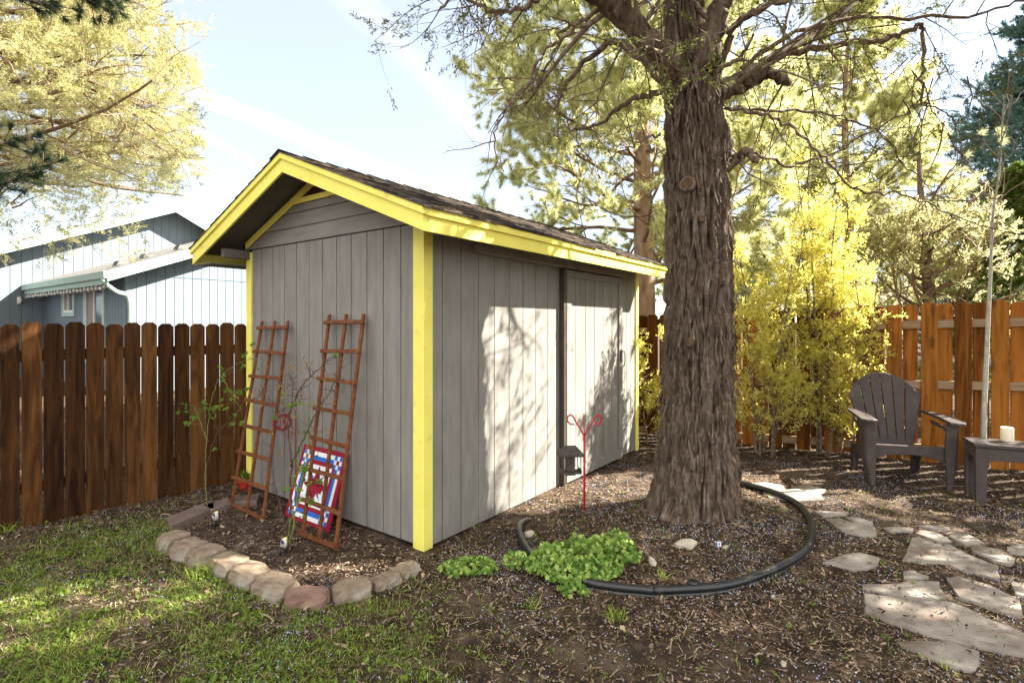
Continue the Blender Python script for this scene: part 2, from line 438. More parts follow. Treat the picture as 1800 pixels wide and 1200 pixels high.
# side wall (outer plane y=0)
def strips(mb, a, b, edges, z0, z1, axis, d0=0.0, gw=.010, th=.022):
    xs = [a] + list(edges) + [b]
    for i in range(len(xs)-1):
        l = xs[i] + (gw/2 if i else 0); r = xs[i+1] - (gw/2 if i < len(xs)-2 else 0)
        if axis == 'x': mb.box((l, d0, z0), (r, d0+th, z1))
        else: mb.box((d0, l, z0), (d0+th, r, z1))
    if axis == 'x': mb.box((a, d0+th-.012, z0+.001), (b, d0+th+.02, z1-.001))
    else: mb.box((d0+th-.012, a, z0+.001), (d0+th+.02, b, z1-.001))
EAVE = 2.174
sw = MB()
strips(sw, .08, 1.86, [.187+.2055*k for k in range(8)], .015, 2.30, 'x')
strips(sw, 3.22, LX-.07, [3.30, 3.42, 3.55], .015, 2.30, 'x')
sw.box((1.8, .02, .015), (3.3, .045, 2.30))
sw.build('side_wall', M['siding'], shed)
fw = MB()
strips(fw, .10, LY-.07, [.239+.194*k for k in range(11)], .03, 2.318, 'y')
fw.build('front_wall', M['siding'], shed)
# gable laps
SL = .397; HALF = LY/2 + .36
def roof_z(y, base=EAVE):            # underside line of fascia at local y
    return base + SL * (HALF - abs(y - LY/2))
gl = MB()
zs = [2.322, 2.458, 2.585, 2.71]
for a, b in zip(zs, zs[1:] + [2.84]):
    def lim(z): return min(LY/2, HALF - (z - EAVE - .115)/SL)
    w0, w1 = lim(a), lim(b)
    w0 = min(w0, LY/2); w1 = min(w1, LY/2)
    if w1 < .02: w1 = .02
    pts = [(-.014, LY/2-w0, a+.003), (-.014, LY/2+w0, a+.003), (-.002, LY/2+w1, b), (-.002, LY/2-w1, b)]
    v = np.array(pts + [(.03, p[1], p[2]) for p in pts])
    gl.add(v, [(0,1,2,3)[::-1], (4,5,6,7), (0,1,5,4), (1,2,6,5), (2,3,7,6), (3,0,4,7)])
gl.build('gable_boards', M['siding_h'], shed)
# back / far walls, floor skid
bw = MB(); bw.box((LX-.03, .03, .02), (LX, LY-.03, 2.3)); bw.box((.03, LY-.03, .02), (LX-.03, LY, 2.3))
bw.prism([(LX-.03, .0, 2.302), (LX-.03, LY, 2.302), (LX-.03, LY/2, 2.302+SL*LY/2)], (.028, 0, 0))
bw.build('back_wall', M['siding'], shed)
sk = MB(); sk.box((.05, .05, -.08), (LX-.05, LY-.05, .02)); sk.build('base', M['dark'], shed)
# corner trims
for (a, b) in (((-.016, -.016, .0), (.004, .095, 2.30)), ((.005, -.016, .0), (.075, .0, 2.30)),
               ((-.016, LY-.075, .03), (.004, LY+.016, 2.30)), ((LX-.065, -.016, .0), (LX+.016, .0, 2.27))):
    t = MB(); t.box(a, b); t.build('corner_trim', M['yellow'], shed, bevel=.003)
# gable rake trim on wall + vent
for sgn in (-1, 1):
    t = MB()
    y0 = LY/2 + sgn*LY/2; z0 = roof_z(y0) + .012
    yp = LY/2; zp = roof_z(yp) + .012
    t.prism([(-.032, y0, z0), (-.032, yp, zp), (-.032, yp, zp+.065), (-.032, y0, z0+.065)], (.016, 0, 0))
    t.build('rake_trim', M['yellow'], shed, bevel=.002)
t = MB(); w = .40; t.box((-.034, LY/2-w, 2.655), (-.017, LY/2+w, 2.70)); t.build('vent_trim', M['yellow'], shed, bevel=.002)
t = MB(); t.prism([(-.0165, LY/2-.30, 2.702), (-.0165, LY/2+.30, 2.702), (-.0165, LY/2, 2.82)], (.002, 0, 0))
for k in range(4): t.box((-.023, LY/2-.24+.05*k, 2.708+.02*k), (-.0175, LY/2+.24-.05*k, 2.716+.02*k))
t.build('gable_vent', pm('ventwood', [(.04, .015, .01), (.08, .03, .02)]), shed)
# roof body
X0, X1 = -.36, LX+.17
TH = .145                                # fascia height
rf = MB()
for sgn in (-1, 1):
    ye = LY/2 + sgn*HALF; yp = LY/2
    ze = EAVE + TH; zp = EAVE + TH + SL*HALF
    ze0 = ze - .035; zp0 = zp - .035
    e_ = ye - sgn*.022
    rf.prism([(X0+.022, e_, ze0), (X0+.022, yp, zp0), (X0+.022, yp, zp), (X0+.022, e_, ze)], (X1-X0-.044, 0, 0))
roof = rf.build('roof', M['soffit'], shed)
sh = MB()
nc = 14
for sgn in (-1, 1):
    Ls = math.hypot(HALF+.03, SL*(HALF+.03)); ca = (HALF+.03)/Ls; sa = SL*(HALF+.03)/Ls
    for c in range(nc):
        s0 = Ls*c/nc - (.015 if c else 0); s1 = Ls*(c+1)/nc + .02
        x = X0-.025 - random.random()*.2
        while x < X1+.02:
            wd = random.choice((.10, .14, .18, .25)); dz = random.uniform(.004, .012); off = random.uniform(-.012, .012)
            xa, xb = max(x, X0-.025), min(x+wd-.006, X1+.025)
            x += wd
            if xb - xa < .01: continue
            def pt(s, h):
                d = Ls - s
                yy = LY/2 + sgn*(d*ca); zz = EAVE+TH+SL*HALF - d*sa + .004
                return (yy + sgn*h*sa, zz + h*ca)
            a0 = pt(max(s0+off, -.005), .003); a1 = pt(max(s0+off, -.005), .009+dz); b1 = pt(min(s1, Ls), .007); b0 = pt(min(s1, Ls), .001)
            v = [(xa, *a0), (xa, *a1), (xa, *b1), (xa, *b0), (xb, *a0), (xb, *a1), (xb, *b1), (xb, *b0)]
            sh.add(v, [(0,1,2,3), (7,6,5,4), (1,5,6,2), (0,4,5,1), (3,2,6,7), (0,3,7,4)])
for k in range(20):                     # ridge caps
    x = X0-.03 + (X1-X0+.04)*k/20; z = EAVE+TH+SL*HALF+.02
    for sgn in (-1, 1):
        v = [(x, LY/2, z+.012), (x+.23, LY/2, z+.002), (x+.23, LY/2+sgn*.14, z-.056), (x, LY/2+sgn*.14, z-.046)]
        sh.add(v, [(0,1,2,3) if sgn < 0 else (3,2,1,0)])
sh.build('shingles', M['shingle'], roof)
# fascia: rakes front/back, eaves
def fasc(poly, vec, name='fascia', par=roof):
    t = MB(); t.prism(poly, vec); return t.build(name, M['yellow'], par, bevel=.002)
for sgn in (-1, 1):
    ye = LY/2 + sgn*HALF
    for xx, th in ((X0, .02),):
        yp = LY/2; zt = TH
        fasc([(xx, ye, EAVE), (xx, yp, EAVE+SL*HALF), (xx, yp, EAVE+SL*HALF+.105), (xx, ye, EAVE+.105)], (th, 0, 0))
        fasc([(xx-.018, ye+sgn*.018, EAVE+.098), (xx-.018, yp, EAVE+SL*(HALF+.018)+.098), (xx-.018, yp, EAVE+SL*(HALF+.018)+.15), (xx-.018, ye+sgn*.018, EAVE+.15)], (.04, 0, 0), 'rake_cap')
    fasc([(X1-.02, ye, EAVE), (X1-.02, LY/2, EAVE+SL*HALF), (X1-.02, LY/2, EAVE+SL*HALF+.15), (X1-.02, ye, EAVE+.15)], (.02, 0, 0))
t = MB(); t.box((X0+.021, LY/2-HALF, EAVE), (X1-.021, LY/2-HALF+.02, EAVE+.104)); t.build('fascia', M['yellow'], roof, bevel=.002)
t = MB(); t.box((X0+.021, LY/2-HALF-.02, EAVE+.095), (X1-.021, LY/2-HALF-.001, EAVE+.148)); t.build('eave_cap', M['yellow'], roof, bevel=.002)
t = MB(); t.box((X0+.021, LY/2+HALF-.02, EAVE), (X1-.021, LY/2+HALF, EAVE+.14)); t.build('fascia', M['yellow'], roof)
# eave boxing beam & soffit pieces (left overhang)
t = MB(); t.box((X0+.03, LY+.05, EAVE-.006), (X1-.03, LY+.34, EAVE+.006)); t.build('soffit', M['soffit'], roof)
for xx in (-.20, .45, 1.1, 1.75, 2.4, 3.05, 3.6):
    t = MB(); t.bar((xx, -.34, EAVE+.055), (xx, 0, EAVE+.055+.34*SL), .04, .08); t.build('rafter_tail', M['soffit'], roof)
t = MB(); t.bar((X0+.10, LY-.03, 2.27), (-.02, LY-.03, 2.27), .06, .08); t.build('lookout', M['soffit'], roof)
# sliding door on the side
tk = MB(); tk.box((.53, -.075, 2.155), (3.30, -.001, 2.235)); tk.build('door_track', M['siding_h'], shed, bevel=.003)
door = MB()
strips(door, 1.90, 3.19, [2.104+.2055*k for k in range(5)], .03, 2.14, 'x', d0=-.035)
door = door.build('sliding_door', M['siding'], shed)
t = MB(); t.box((1.90, -.052, .03), (3.19, -.036, .14)); t.build('door_rail', M['siding_h'], door, bevel=.002)
t = MB(); t.box((1.90, -.052, 2.07), (3.19, -.036, 2.14)); t.build('door_rail', M['siding_h'], door, bevel=.002)
for xx in (1.90, 3.10):
    t = MB(); t.box((xx, -.053, .142), (xx+.09, -.036, 2.068)); t.build('door_stile', M['siding'], door, bevel=.002)
t = MB(); t.box((1.835, -.055, .02), (1.885, -.001, 2.15)); t.build('door_post', M['dark_metal'], shed)
t = MB(); t.box((3.125, -.066, 1.16), (3.165, -.054, 1.30)); t.tube(smooth_path([(3.145, -.066, 1.28), (3.145, -.10, 1.27), (3.145, -.10, 1.13), (3.145, -.066, 1.10)]), .006, 8)
t.build('door_handle', M['dark_metal'], door)

# ------------------------------------------------------------------ left fence
LF0 = G(0, 935); LFD = np.array([.86, 1.0, 0]); LFD /= np.linalg.norm(LFD)
def lf_t(u):
    k = (u-900)/F
    return (k*LF0[1]-LF0[0])/(LFD[0]-k*LFD[1])
bd = [-40, 0-2, 36, 75, 113, 150, 184, 217, 247, 276, 306, 333, 360, 386, 411, 433, 455]
lfn = np.array([LFD[1], -LFD[0], 0])      # toward the yard
lfence = thing('wood_fence', 'dark brown dog-eared picket fence in shade left of the shed', 'fence', LF0, math.atan2(LFD[1], LFD[0]))
def picket(mb, a, b, z0, z1, y0, y1, ear=.03):
    pts = [(a, y0, z0), (b, y0, z0), (b, y0, z1-ear), (b-ear, y0, z1), (a+ear, y0, z1), (a, y0, z1-ear)]
    mb.prism(pts, (0, y1-y0, 0))
ts = [lf_t(u) for u in bd]
ts = [ts[0]-.26, ts[0]-.13] + ts
while ts[-1] < 7.2: ts.append(ts[-1]+.13)
lp = MB()
for a, b in zip(ts[:-1], ts[1:]):
    g = random.uniform(.003, .008); w = random.uniform(-.004, .004)
    picket(lp, a+g, b-g, random.uniform(-.05, -.02), 1.612+random.uniform(-.012, .012), -.018+w, w)
lp.build('picket_panel', M['fence_brown'], lfence, bevel=.0015)
for z in (.30, 1.35):
    t = MB(); t.box((ts[0], .006, z-.045), (ts[-1], .044, z+.045)); t.build('rail', M['fence_brown'], lfence)
for x in (-.35, 2.05, 4.4, 6.8):
    t = MB(); t.box((x-.045, .045, -.1), (x+.045, .135, 1.5)); t.build('post', M['fence_brown'], lfence)

# ------------------------------------------------------------------ right fence
RA = np.array([1.875, 7.75, 0]); RB = np.array([5.56, 5.745, 0]); RD = RB-RA; RLEN = np.linalg.norm(RD); RD /= RLEN
rfence = thing('wood_fence', 'sunlit orange cedar shadowbox fence along the back right of the yard', 'fence', RA, math.atan2(RD[1], RD[0]))
def rf_t(u):
    k = (u-900)/F
    return (k*RA[1]-RA[0])/(RD[0]-k*RD[1])
fr = MB(); bk = MB()
def rtop(s): return 1.742 + (1.866-1.742)*s/RLEN
fb = [(1559, 1586), (1616, 1646), (1677, 1708), (1742, 1774)]
cent = [(rf_t(a)+rf_t(b))/2 for a, b in fb]; pitch = (cent[-1]-cent[0])/3; wd = .15
c0 = cent[0]
k = -40
while c0 + k*pitch < RLEN+3.5:
    c = c0 + k*pitch
    if c > -1.9:
        j = random.uniform(-.008, .008); zt = rtop(c)
        picket(fr, c-wd/2+j, c+wd/2+j, .0+random.uniform(-.02, .02), zt+random.uniform(-.008, .008), -.040, -.020, .028)
        c2 = c+pitch/2; j = random.uniform(-.006, .006)
        picket(bk, c2-.070+j, c2+.070+j, .0+random.uniform(-.02, .02), zt-.006+random.uniform(-.008, .008), .021, .040, .028)
    k += 1
fr.build('front_boards', M['fence_cedar'], rfence, bevel=.0015)
bk.build('back_boards', M['fence_cedar'], rfence, bevel=.0015)
for f_ in (.12, .86, 1.56):
    t = MB()
    s0, s1 = -1.9, RLEN+3.5
    za, zb = (rtop(s0)-1.8+f_), (rtop(s1)-1.8+f_)
    t.add([(s0, -.0195, za-.045), (s1, -.0195, zb-.045), (s1, .0205, zb-.045), (s0, .0205, za-.045), (s0, -.0195, za+.045), (s1, -.0195, zb+.045), (s1, .0205, zb+.045), (s0, .0205, za+.045)],
          [(0,3,2,1),(4,5,6,7),(0,1,5,4),(1,2,6,5),(2,3,7,6),(3,0,4,7)])
    t.build('rail', M['rail'], rfence)

# ------------------------------------------------------------------ neighbour's house
H = np.array([-.729*12, 12.0, 0])
house = thing('house', 'pale blue grey neighbouring house with mint trim beyond the left fence', 'house', H, ROT)
# local: x along D1, y along D2.  lit wall of the wing: plane y=0, x>0 ; shaded wall: plane x=0, y>0 to 6.37
def lapwall(mb, poly_fn, x0, x1, pitch, axis, d):
    pass
def grooved_gable(name, x0, x1, z0, ztop, yplane, mat, pitch=.2, skip=None, gw=.014):
    """vertical-grooved wall in plane y=yplane, outer toward -y, top given by ztop(x)"""
    mb = MB(); xs = np.arange(x0, x1, pitch)
    for a in xs:
        b = min(a+pitch-gw, x1)
        mb.prism([(a, yplane, z0), (b, yplane, z0), (b, yplane, ztop(b)), (a, yplane, ztop(a))], (0, .03, 0))
    xp = [x0, (x0+x1)/2, x1]
    pts = [(x0, yplane+.015, z0), (x1, yplane+.015, z0)] + [(x, yplane+.015, ztop(x)) for x in np.linspace(x1, x0, 41)]
    mb.prism(pts, (0, .1, 0))
    return mb.build(name, mat, house)
WEAVE = 2.72
PW = .40
def wtop(x): return WEAVE + PW*min(x, 9-x) + .12
grooved_gable('wing_wall', 0, 9, 0, wtop, 0, M['hbody'])
t = MB(); t.box((.0, -.012, 2.74), (9, -.0005, 2.755)); t.build('siding_joint', M['hblue'], house)
mb = MB()
ys = np.arange(.101, 6.37, .2)
for a in ys: mb.box((0, a, 0), (.03, min(a+.186, 6.37), 2.9))
mb.box((.015, .101, 0), (.1, 6.37, 2.9)); mb.build('entry_wall', M['hbody'], house)
# main block: wall plane y=6.37 parallel to D1
MY = 6.37
PK = 3.28
def mtop(x): return 5.62 - (.437*(PK-x) if x < PK else .5*(x-PK))
grooved_gable('main_wall', -8, 12, 0, mtop, MY, M['hbody'], .24)
# blue darker low wall band (shaded part under eave) at left of entry: same wall, lamp on it
# roofs
def slab(mb, p0, p1, q0, q1, th):
    v = np.array([p0, p1, q1, q0], float); v = np.vstack([v, v+np.array([0, 0, th])])
    mb.add(v, [(0,3,2,1),(4,5,6,7),(0,1,5,4),(1,2,6,5),(2,3,7,6),(3,0,4,7)])
t = MB()
OV = .45
ZE, ZR = WEAVE-PW*OV+.18, WEAVE+4.5*PW+.18
slab(t, (-OV, -OV, ZE), (4.5, -OV, ZR), (-OV, MY+.0, ZE), (4.5, MY, ZR), .05)
slab(t, (4.5, -OV, ZR), (9+OV, -OV, ZE), (4.5, MY, ZR), (9+OV, MY, ZE), .05)
wr = t.build('wing_roof', M['hroof'], house)
for x, y in ((.2, 1.0), (.95, 1.6), (1.6, 1.2)):
    z = WEAVE+PW*x+.22; t = MB(); t.prism([(x-.13, y-.15, z-.02), (x+.13, y-.15, z+.04), (x+.10, y-.15, z+.13), (x-.08, y-.15, z+.10)], (0, .3, 0)); t.build('roof_vent', M['hroof'], wr)
def rakeboard(y, xa, za, xb, zb, h, name='fascia', mat='htrim', th=.04, par=house):
    t = MB(); t.prism([(xa, y, za), (xb, y, zb), (xb, y, zb+h), (xa, y, za+h)], (0, th, 0)); return t.build(name, M[mat], par)
rakeboard(-OV-.045, -OV-.05, ZE-.20, 4.5, ZR-.18, .22)
t = MB(); t.prism([(-OV-.03, -OV+.0, ZE-.20), (4.5, -OV+.0, ZR-.20), (4.5, -OV+.0, ZR-.18), (-OV-.03, -OV+.0, ZE-.18)], (0, OV-.05, 0)); t.build('soffit', M['htrim'], house)
# gutter along the entry eave
zg = ZE-.20
t = MB(); t.box((-OV-.12, -OV-.04, zg+.06), (-OV-.055, MY+.7, zg+.22)); t.box((-OV-.05, -OV+.0, zg-.06), (-OV-.01, MY+.7, zg+.20)); t.build('gutter', M['htrim'], house, bevel=.01)
t = MB(); t.tube(smooth_path([(-OV-.08, -OV+.05, zg+.08), (-OV-.08, -OV+.05, zg-.02), (-.25, -.2, zg-.20), (-.02, -.07, zg-.26), (.05, -.07, zg-.5), (.05, -.07, zg-1.2), (.05, -.07, 0)]), .05, 10); t.build('downspout', M['htrim'], house, smooth=True)
# string lights
sl_o = W(0, 0)*0+H+D1*(-OV-.02)+np.array([0, 0, zg-.04])
sl_ = thing('string_lights', 'string of round bulbs hung along the eave of the neighbouring house', 'string lights', sl_o, ROT)
for k in range(26):
    y = -.2 + k*.26; t = MB()
    t.lathe([(.01, .04), (.03, .01), (.035, -.02), (.02, -.05), (.003, -.06)], 8, (0, y, -.05-.025*abs(math.sin(k*1.2)))); t.build('bulb', M['bulb'], sl_)
t = MB(); t.tube([(0, -.3+k*.13, -.025*abs(math.sin(k*.6))) for k in range(54)], .012, 5); t.build('light_cable', M['dark'], sl_)
# window and sliding door on entry wall
def yw(u):   # local y at wall plane x=0 for photo column u
    k = (u-900)/F
    return (k*H[1]-H[0])/(D2[0]-k*D2[1])
def zat(u, v):
    y = yw(u); Yd = H[1]+D2[1]*y
    return ZC-(v-570)/F*Yd
def window(name, u0, u1, v0, v1, glassm, curtain=True):
    ya, yb = yw(u1), yw(u0); zt = zat((u0+u1)/2, v0); zb = zat((u0+u1)/2, v1)
    fr_ = MB(); w = .11
    for a, b in (((ya, zb), (yb, zb+w)), ((ya, zt-w), (yb, zt)), ((ya, zb+w), (ya+w, zt-w)), ((yb-w, zb+w), (yb, zt-w))):
        fr_.box((-.05, a[0], a[1]), (.0, b[0], b[1]))
    o = fr_.build(name, M['htrim'], house)
    s = MB(); ia, ib, za, zc = ya+w+.002, yb-w-.002, zb+w+.002, zt-w-.002; q = .055
    for a, b in (((ia, za), (ib, za+q)), ((ia, zc-q), (ib, zc)), ((ia, za+q), (ia+q, zc-q)), ((ib-q, za+q), (ib, zc-q)), (((ia+ib)/2-q/2, za+q), ((ia+ib)/2+q/2, zc-q))):
        s.box((-.04, a[0], a[1]), (.0, b[0], b[1]))
    s.build('sash', M['hwhite'], o)
    g = MB(); g.box((-.016, ia+q, za+q), (-.010, ib-q, zc-q)); g.build('pane', M['glass'], o)
    g = MB(); g.box((-.022, (ia+ib)/2+q/2, za+q), (-.017, ib-q-.1, zc-q)); g.build('curtain', M['curtain'], o)
window('window', 112, 134, 505, 556, None)
window('patio_door', 150, 187, 498, 640, None)
# corner boards and wall lamp on main wall
t = MB(); t.box((-.02, -.02, 0), (.08, -.001, 2.9)); t.box((-.02, -.001, 0), (-.001, .1, 2.9)); t.build('corner_board', M['hbody'], house)
# main roof boards + roof
MO = .5
def mz(x): return mtop(x)
t = MB()
slab(t, (-8, MY-MO, mz(-8)+.06), (PK, MY-MO, mz(PK)+.06), (-8, MY+8, mz(-8)+.06), (PK, MY+8, mz(PK)+.06), .06)
slab(t, (PK, MY-MO, mz(PK)+.06), (12, MY-MO, mz(12)+.06), (PK, MY+8, mz(PK)+.06), (12, MY+8, mz(12)+.06), .06)
t.build('main_roof', M['hroof'], house)
rakeboard(MY-MO-.045, -8, mz(-8)-.18, PK, mz(PK)-.18, .25)
rakeboard(MY-MO-.045, PK, mz(PK)-.18, 12, mz(12)-.18, .25)
# lamp
kx = -.62
t = MB(); t.box((kx-.04, MY-.04, 2.18), (kx+.04, MY-.001, 2.40)); t.lathe([(.02, .12), (.06, .07), (.055, .0), (.03, -.05), (.01, -.06)], 10, (kx, MY-.10, 2.25)); t.build('wall_lamp', M['hwhite'], house)

# ------------------------------------------------------------------ foliage machinery
def blades(c, d, n, L, Wd, spread, along=0.0, tri=False, rng=RNG, bias=None):
    """n blades per centre. returns verts, faces"""
    N = len(c)
    c = np.repeat(c, n, 0); d = np.repeat(unit(d), n, 0)
    rnd = rng.normal(size=c.shape)
    dd = unit(d + spread*unit(rnd))
    if bias is not None: dd = unit(dd + bias)
    base = c + d*(rng.random((len(c), 1))*along) + rng.normal(size=c.shape)*along*.06
    L_ = L*(.6+.8*rng.random((len(c), 1)))
    side = unit(np.cross(dd, rng.normal(size=c.shape)))
    if tri:
        v = np.stack([base-side*Wd/2, base+side*Wd/2, base+dd*L_], 1).reshape(-1, 3)
        f = np.arange(len(v)).reshape(-1, 3)
    else:
        nrm = np.cross(dd, side)
        mid = base+dd*L_*.5+nrm*L_*.08
        v = np.stack([base, mid+side*Wd/2, base+dd*L_, mid-side*Wd/2], 1).reshape(-1, 3)
        f = np.arange(len(v)).reshape(-1, 4)
    return v, f

class Tree:
    def __init__(s): s.tubes = []; s.tc = []; s.td = []
    def tip(s, p, d): s.tc.append(np.array(p)); s.td.append(np.array(d))
    def branch(s, p, d, L, r, lvl, up=0.0, jit=.25, nch=(6, 5, 4), cl=.45, tips=3, angle=.9, r_end=.25, thin=.45, start=.25, flat=False):
        n = max(3, int(3+L*2.5)); pts = [np.array(p, float)]; d = unit(d); dirs = [d]
        for i in range(n):
            d = unit(d + jit*RNG.normal(size=3)*.5 + np.array([0, 0, up])/n)
            pts.append(pts[-1] + d*L/n); dirs.append(d)
        rad = np.linspace(r, r*r_end, n+1)
        s.tubes.append((np.array(pts), rad))
        if lvl > 0:
            k = nch[-lvl] if lvl <= len(nch) else nch[0]
            for j in range(k):
                f = start + (1-start)*(j+RNG.random())/k; q = f*n; i = min(int(q), n-1)
                pp = pts[i]+(pts[i+1]-pts[i])*(q-i)
                rv = RNG.normal(size=3)
                if flat: rv[2] *= .25
                perp = unit(np.cross(dirs[i], rv) if not flat else rv - dirs[i]*np.dot(rv, dirs[i]))
                dd = unit(dirs[i]*math.cos(angle) + perp*math.sin(angle))
                s.branch(pp, dd, L*cl*(1.15-.5*f)*(.7+.6*RNG.random()), max(.0025, r*thin*(1-.5*f)), lvl-1, up, jit, nch, cl, tips, angle, r_end, thin, start, flat)
        if lvl <= 0:
            for j in range(tips):
                f = .25 + .75*(j+1)/tips; q = f*n; i = min(int(q), n-1)
                s.tip(pts[i]+(pts[i+1]-pts[i])*min(1, q-i), dirs[i+1])
    def wood(s, sides=5, mn=0.0):
        mb = MB()
        for p, r in s.tubes:
            if r[0] >= mn: mb.tube(p, r, sides if r[0] > .012 else 3, cap=False)
        return mb
    def arr(s): return np.array(s.tc), np.array(s.td)

def conifer(base, height, crown0, rad, nb, style, lean=0.0, low=.35, tr=.16, shape=1.0, lvl=2, up=.25, nch=(6, 4), tips=3, angle=.8, flat=True, droop=-.05):
    T = Tree(); base = np.array(base, float)
    n = 14; ph = RNG.random()*6
    tp = np.array([base+np.array([.12*math.sin(i*.5+ph)*i/n+lean*i/n, .1*math.cos(i*.4+ph)*i/n, height*i/n]) for i in range(n+1)])
    trad = np.linspace(tr, .02, n+1)
    for b in range(nb):
        h = crown0 + (height*.98-crown0)*(b+RNG.random())/nb
        f = (h-crown0)/(height-crown0)
        i = min(int(h/height*n), n-1); q = h/height*n-i
        p = tp[i]+(tp[i+1]-tp[i])*q
        a = b*2.4+RNG.random()*.6
        prof = (1-f)**shape*(low+(1-low)*min(1, f/.2+.3)) + .05
        L = rad*prof*(.75+.4*RNG.random())
        T.branch(p, (math.cos(a), math.sin(a), droop+.35*f), L, tr*.2*(1-f*.7), lvl, up, .28, nch, .45, tips, angle, .25, .45, .3, flat)
    return T, tp, trad

def thin(p):
    # clumpy thinning: gaps where the sky shows
    def k(c): return RNG.random(len(c)) < np.clip((vnoise(c[:, 0]*1.3+c[:, 1]*.7, c[:, 2]*1.6, 77)-.5)*3+p, .05, 1)
    return k
def filt(c, d, keep):
    m = keep(c)
    return c[m], d[m]

# ---- shadow map test for the off-frame canopy: what falls on the lit part of yard stays thin
def lit_keep(c):
    c = np.asarray(c); pr = np.ones(len(c))
    lp = c[:, :2]-C0[:2]; yl = lp@D2[:2]; sd2 = SUN[:2]@D2[:2]
    k = yl/sd2; q = c-k[:, None]*SUN
    t = (q[:, :2]-C0[:2])@D1[:2]; z = q[:, 2]
    wall = (k > 0) & (t > 0) & (t < LX+.2) & (z > -.05) & (z < 2.3)
    pr[wall & (t > .50) & (z < 1.75)] = .09
    pr[wall & (z >= 1.75)] = .3
    g = c-(c[:, 2]/SUN[2])[:, None]*SUN; gx, gy = g[:, 0], g[:, 1]
    ng = ~wall
    pr[ng & (gy > 4.45) & (gx > -.2) & (gx < 3.4)] = .015
    pr[ng & (gy > 4.6) & (gx >= 3.4)] = .03
    ln = gy-(3.07+.212*(gx+3.1))
    pr[ng & (gx < -.55) & (gx > -4.2) & (np.abs(ln) < .27)] = .01
    pr[ng & (gx > 2.9) & (gx < 5) & (gy > 3.2) & (gy < 4.4)] = .55
    pr[ng & (np.hypot((gx-.42)/.26, (gy-3.55)/.20) < 1)] = .05
    pr[ng & (gy > 3.9) & (gx < -1.0) & (gx > -4.5)] = .5
    pr[gx < -4.5] = .12
    return RNG.random(len(c)) < pr
def in_frame(c, m=0):
    c = np.asarray(c); y = np.maximum(c[:, 1], .01)
    u = 900+F*c[:, 0]/y; v = 570-F*(c[:, 2]-ZC)/y
    return (c[:, 1] > .05) & (u > -m) & (u < 1800+m) & (v > -m) & (v < 1200+m)

# ------------------------------------------------------------------ main juniper
tree = thing('juniper_tree', 'big old juniper with shaggy furrowed trunk standing inside the black edging ring', 'tree', (TREE[0], TREE[1], 0))
prof = [(-.12, 1214, 190), (.03, 1213, 177), (.10, 1216, 166), (.195, 1219, 158), (.35, 1222, 146), (.545, 1224, 137), (.89, 1225, 131), (1.41, 1227, 125), (2.1, 1231, 116), (2.8, 1223, 110), (3.15, 1222, 107), (3.49, 1217, 103), (3.7, 1211, 100), (3.95, 1204, 80), (4.3, 1200, 68), (5.0, 1200, 66), (6.2, 1190, 46), (7.6, 1170, 20)]
pz = np.array([p[0] for p in prof]); pc = np.array([(p[1]-900)/F*4.4 for p in prof]); pr_ = np.array([p[2]/2/F*4.4*.98 for p in prof])
NA, NZ = 420, 900
zz = np.linspace(-.12, 7.6, NZ); aa = np.arange(NA)*2*math.pi/NA
A, Z = np.meshgrid(aa, zz)
cx = np.interp(Z, pz, pc); rr = np.interp(Z, pz, pr_)
u_ = A/(2*math.pi)
warp = (vnoise(u_*5, Z*.8, 21, 5)-.5)*.035 + (vnoise(u_*24, Z*7, 25, 24)-.5)*.010
u2 = u_ + warp
fl = (vnoise(u_*7, Z*.5, 11, 7)-.5)
rr = rr*(1 + .13*fl*np.clip(1.2-Z*.25, .4, 1.2))
rid = 1-np.abs(2*vnoise(u2*34, Z*2.2, 12, 34)-1)
rid2 = 1-np.abs(2*vnoise(u2*70, Z*4.5, 13, 70)-1)
plate = np.floor(vnoise(u2*46, Z*3.1, 14, 46)*5)/5
rid3 = 1-np.abs(2*vnoise(u2*64, Z*2.6, 18, 64)-1)
rid4 = 1-np.abs(2*vnoise(u2*120, Z*7, 19, 120)-1)
def hsh(a, b, sd):
    n = (a.astype(np.int64)*374761393+b.astype(np.int64)*668265263+sd*144269) & 0x7fffffff
    n = ((n ^ (n >> 13))*1274126177) & 0x7fffffff
    return ((n ^ (n >> 16)) & 0xffff)/65535.0
for NC, ZF, am, sd_ in ((40, 4.0, .022, 1), (74, 7.5, .014, 2)):
    cc_ = np.floor(u2*NC+.35*vnoise(u2*NC*2, Z*9, 30+sd_, NC*2)).astype(int) % NC
    sg_ = np.floor(Z*ZF+hsh(cc_, cc_*0, sd_)*9+.5*vnoise(u2*NC*3, Z*6, 33+sd_, NC*3)).astype(int)
    fz = (Z*ZF+hsh(cc_, cc_*0, sd_)*9) % 1
    rr = rr + am*(hsh(cc_, sg_, sd_+5)-.5) + am*.5*(fz-.5)
brk = vnoise(u2*30, Z*5, 27, 30)
rr = rr - .040*rid**6*(brk > .3) - .028*rid3**5 - .016*rid2**3 - .006*rid4**2 + .024*(plate-.4) + .018*(np.floor(vnoise(u2*80, Z*5.5, 22, 80)*4)/4-.4) + .008*(np.floor(vnoise(u2*150, Z*11, 28, 150)*3)/3-.3) - .004
def bump_at(ang, z0, h, sa, sz):
    global rr
    da = np.abs((A-ang+math.pi) % (2*math.pi)-math.pi)
    rr = rr + h*np.exp(-(da/sa)**2-((Z-z0)/sz)**2)
bump_at(0.0, 3.07, .07, .35, .12)
bump_at(R(235), 2.68, .05, .3, .12)
bump_at(R(255), 2.42, .03, .25, .08)
bump_at(R(235), 1.45, .035, .3, .12)
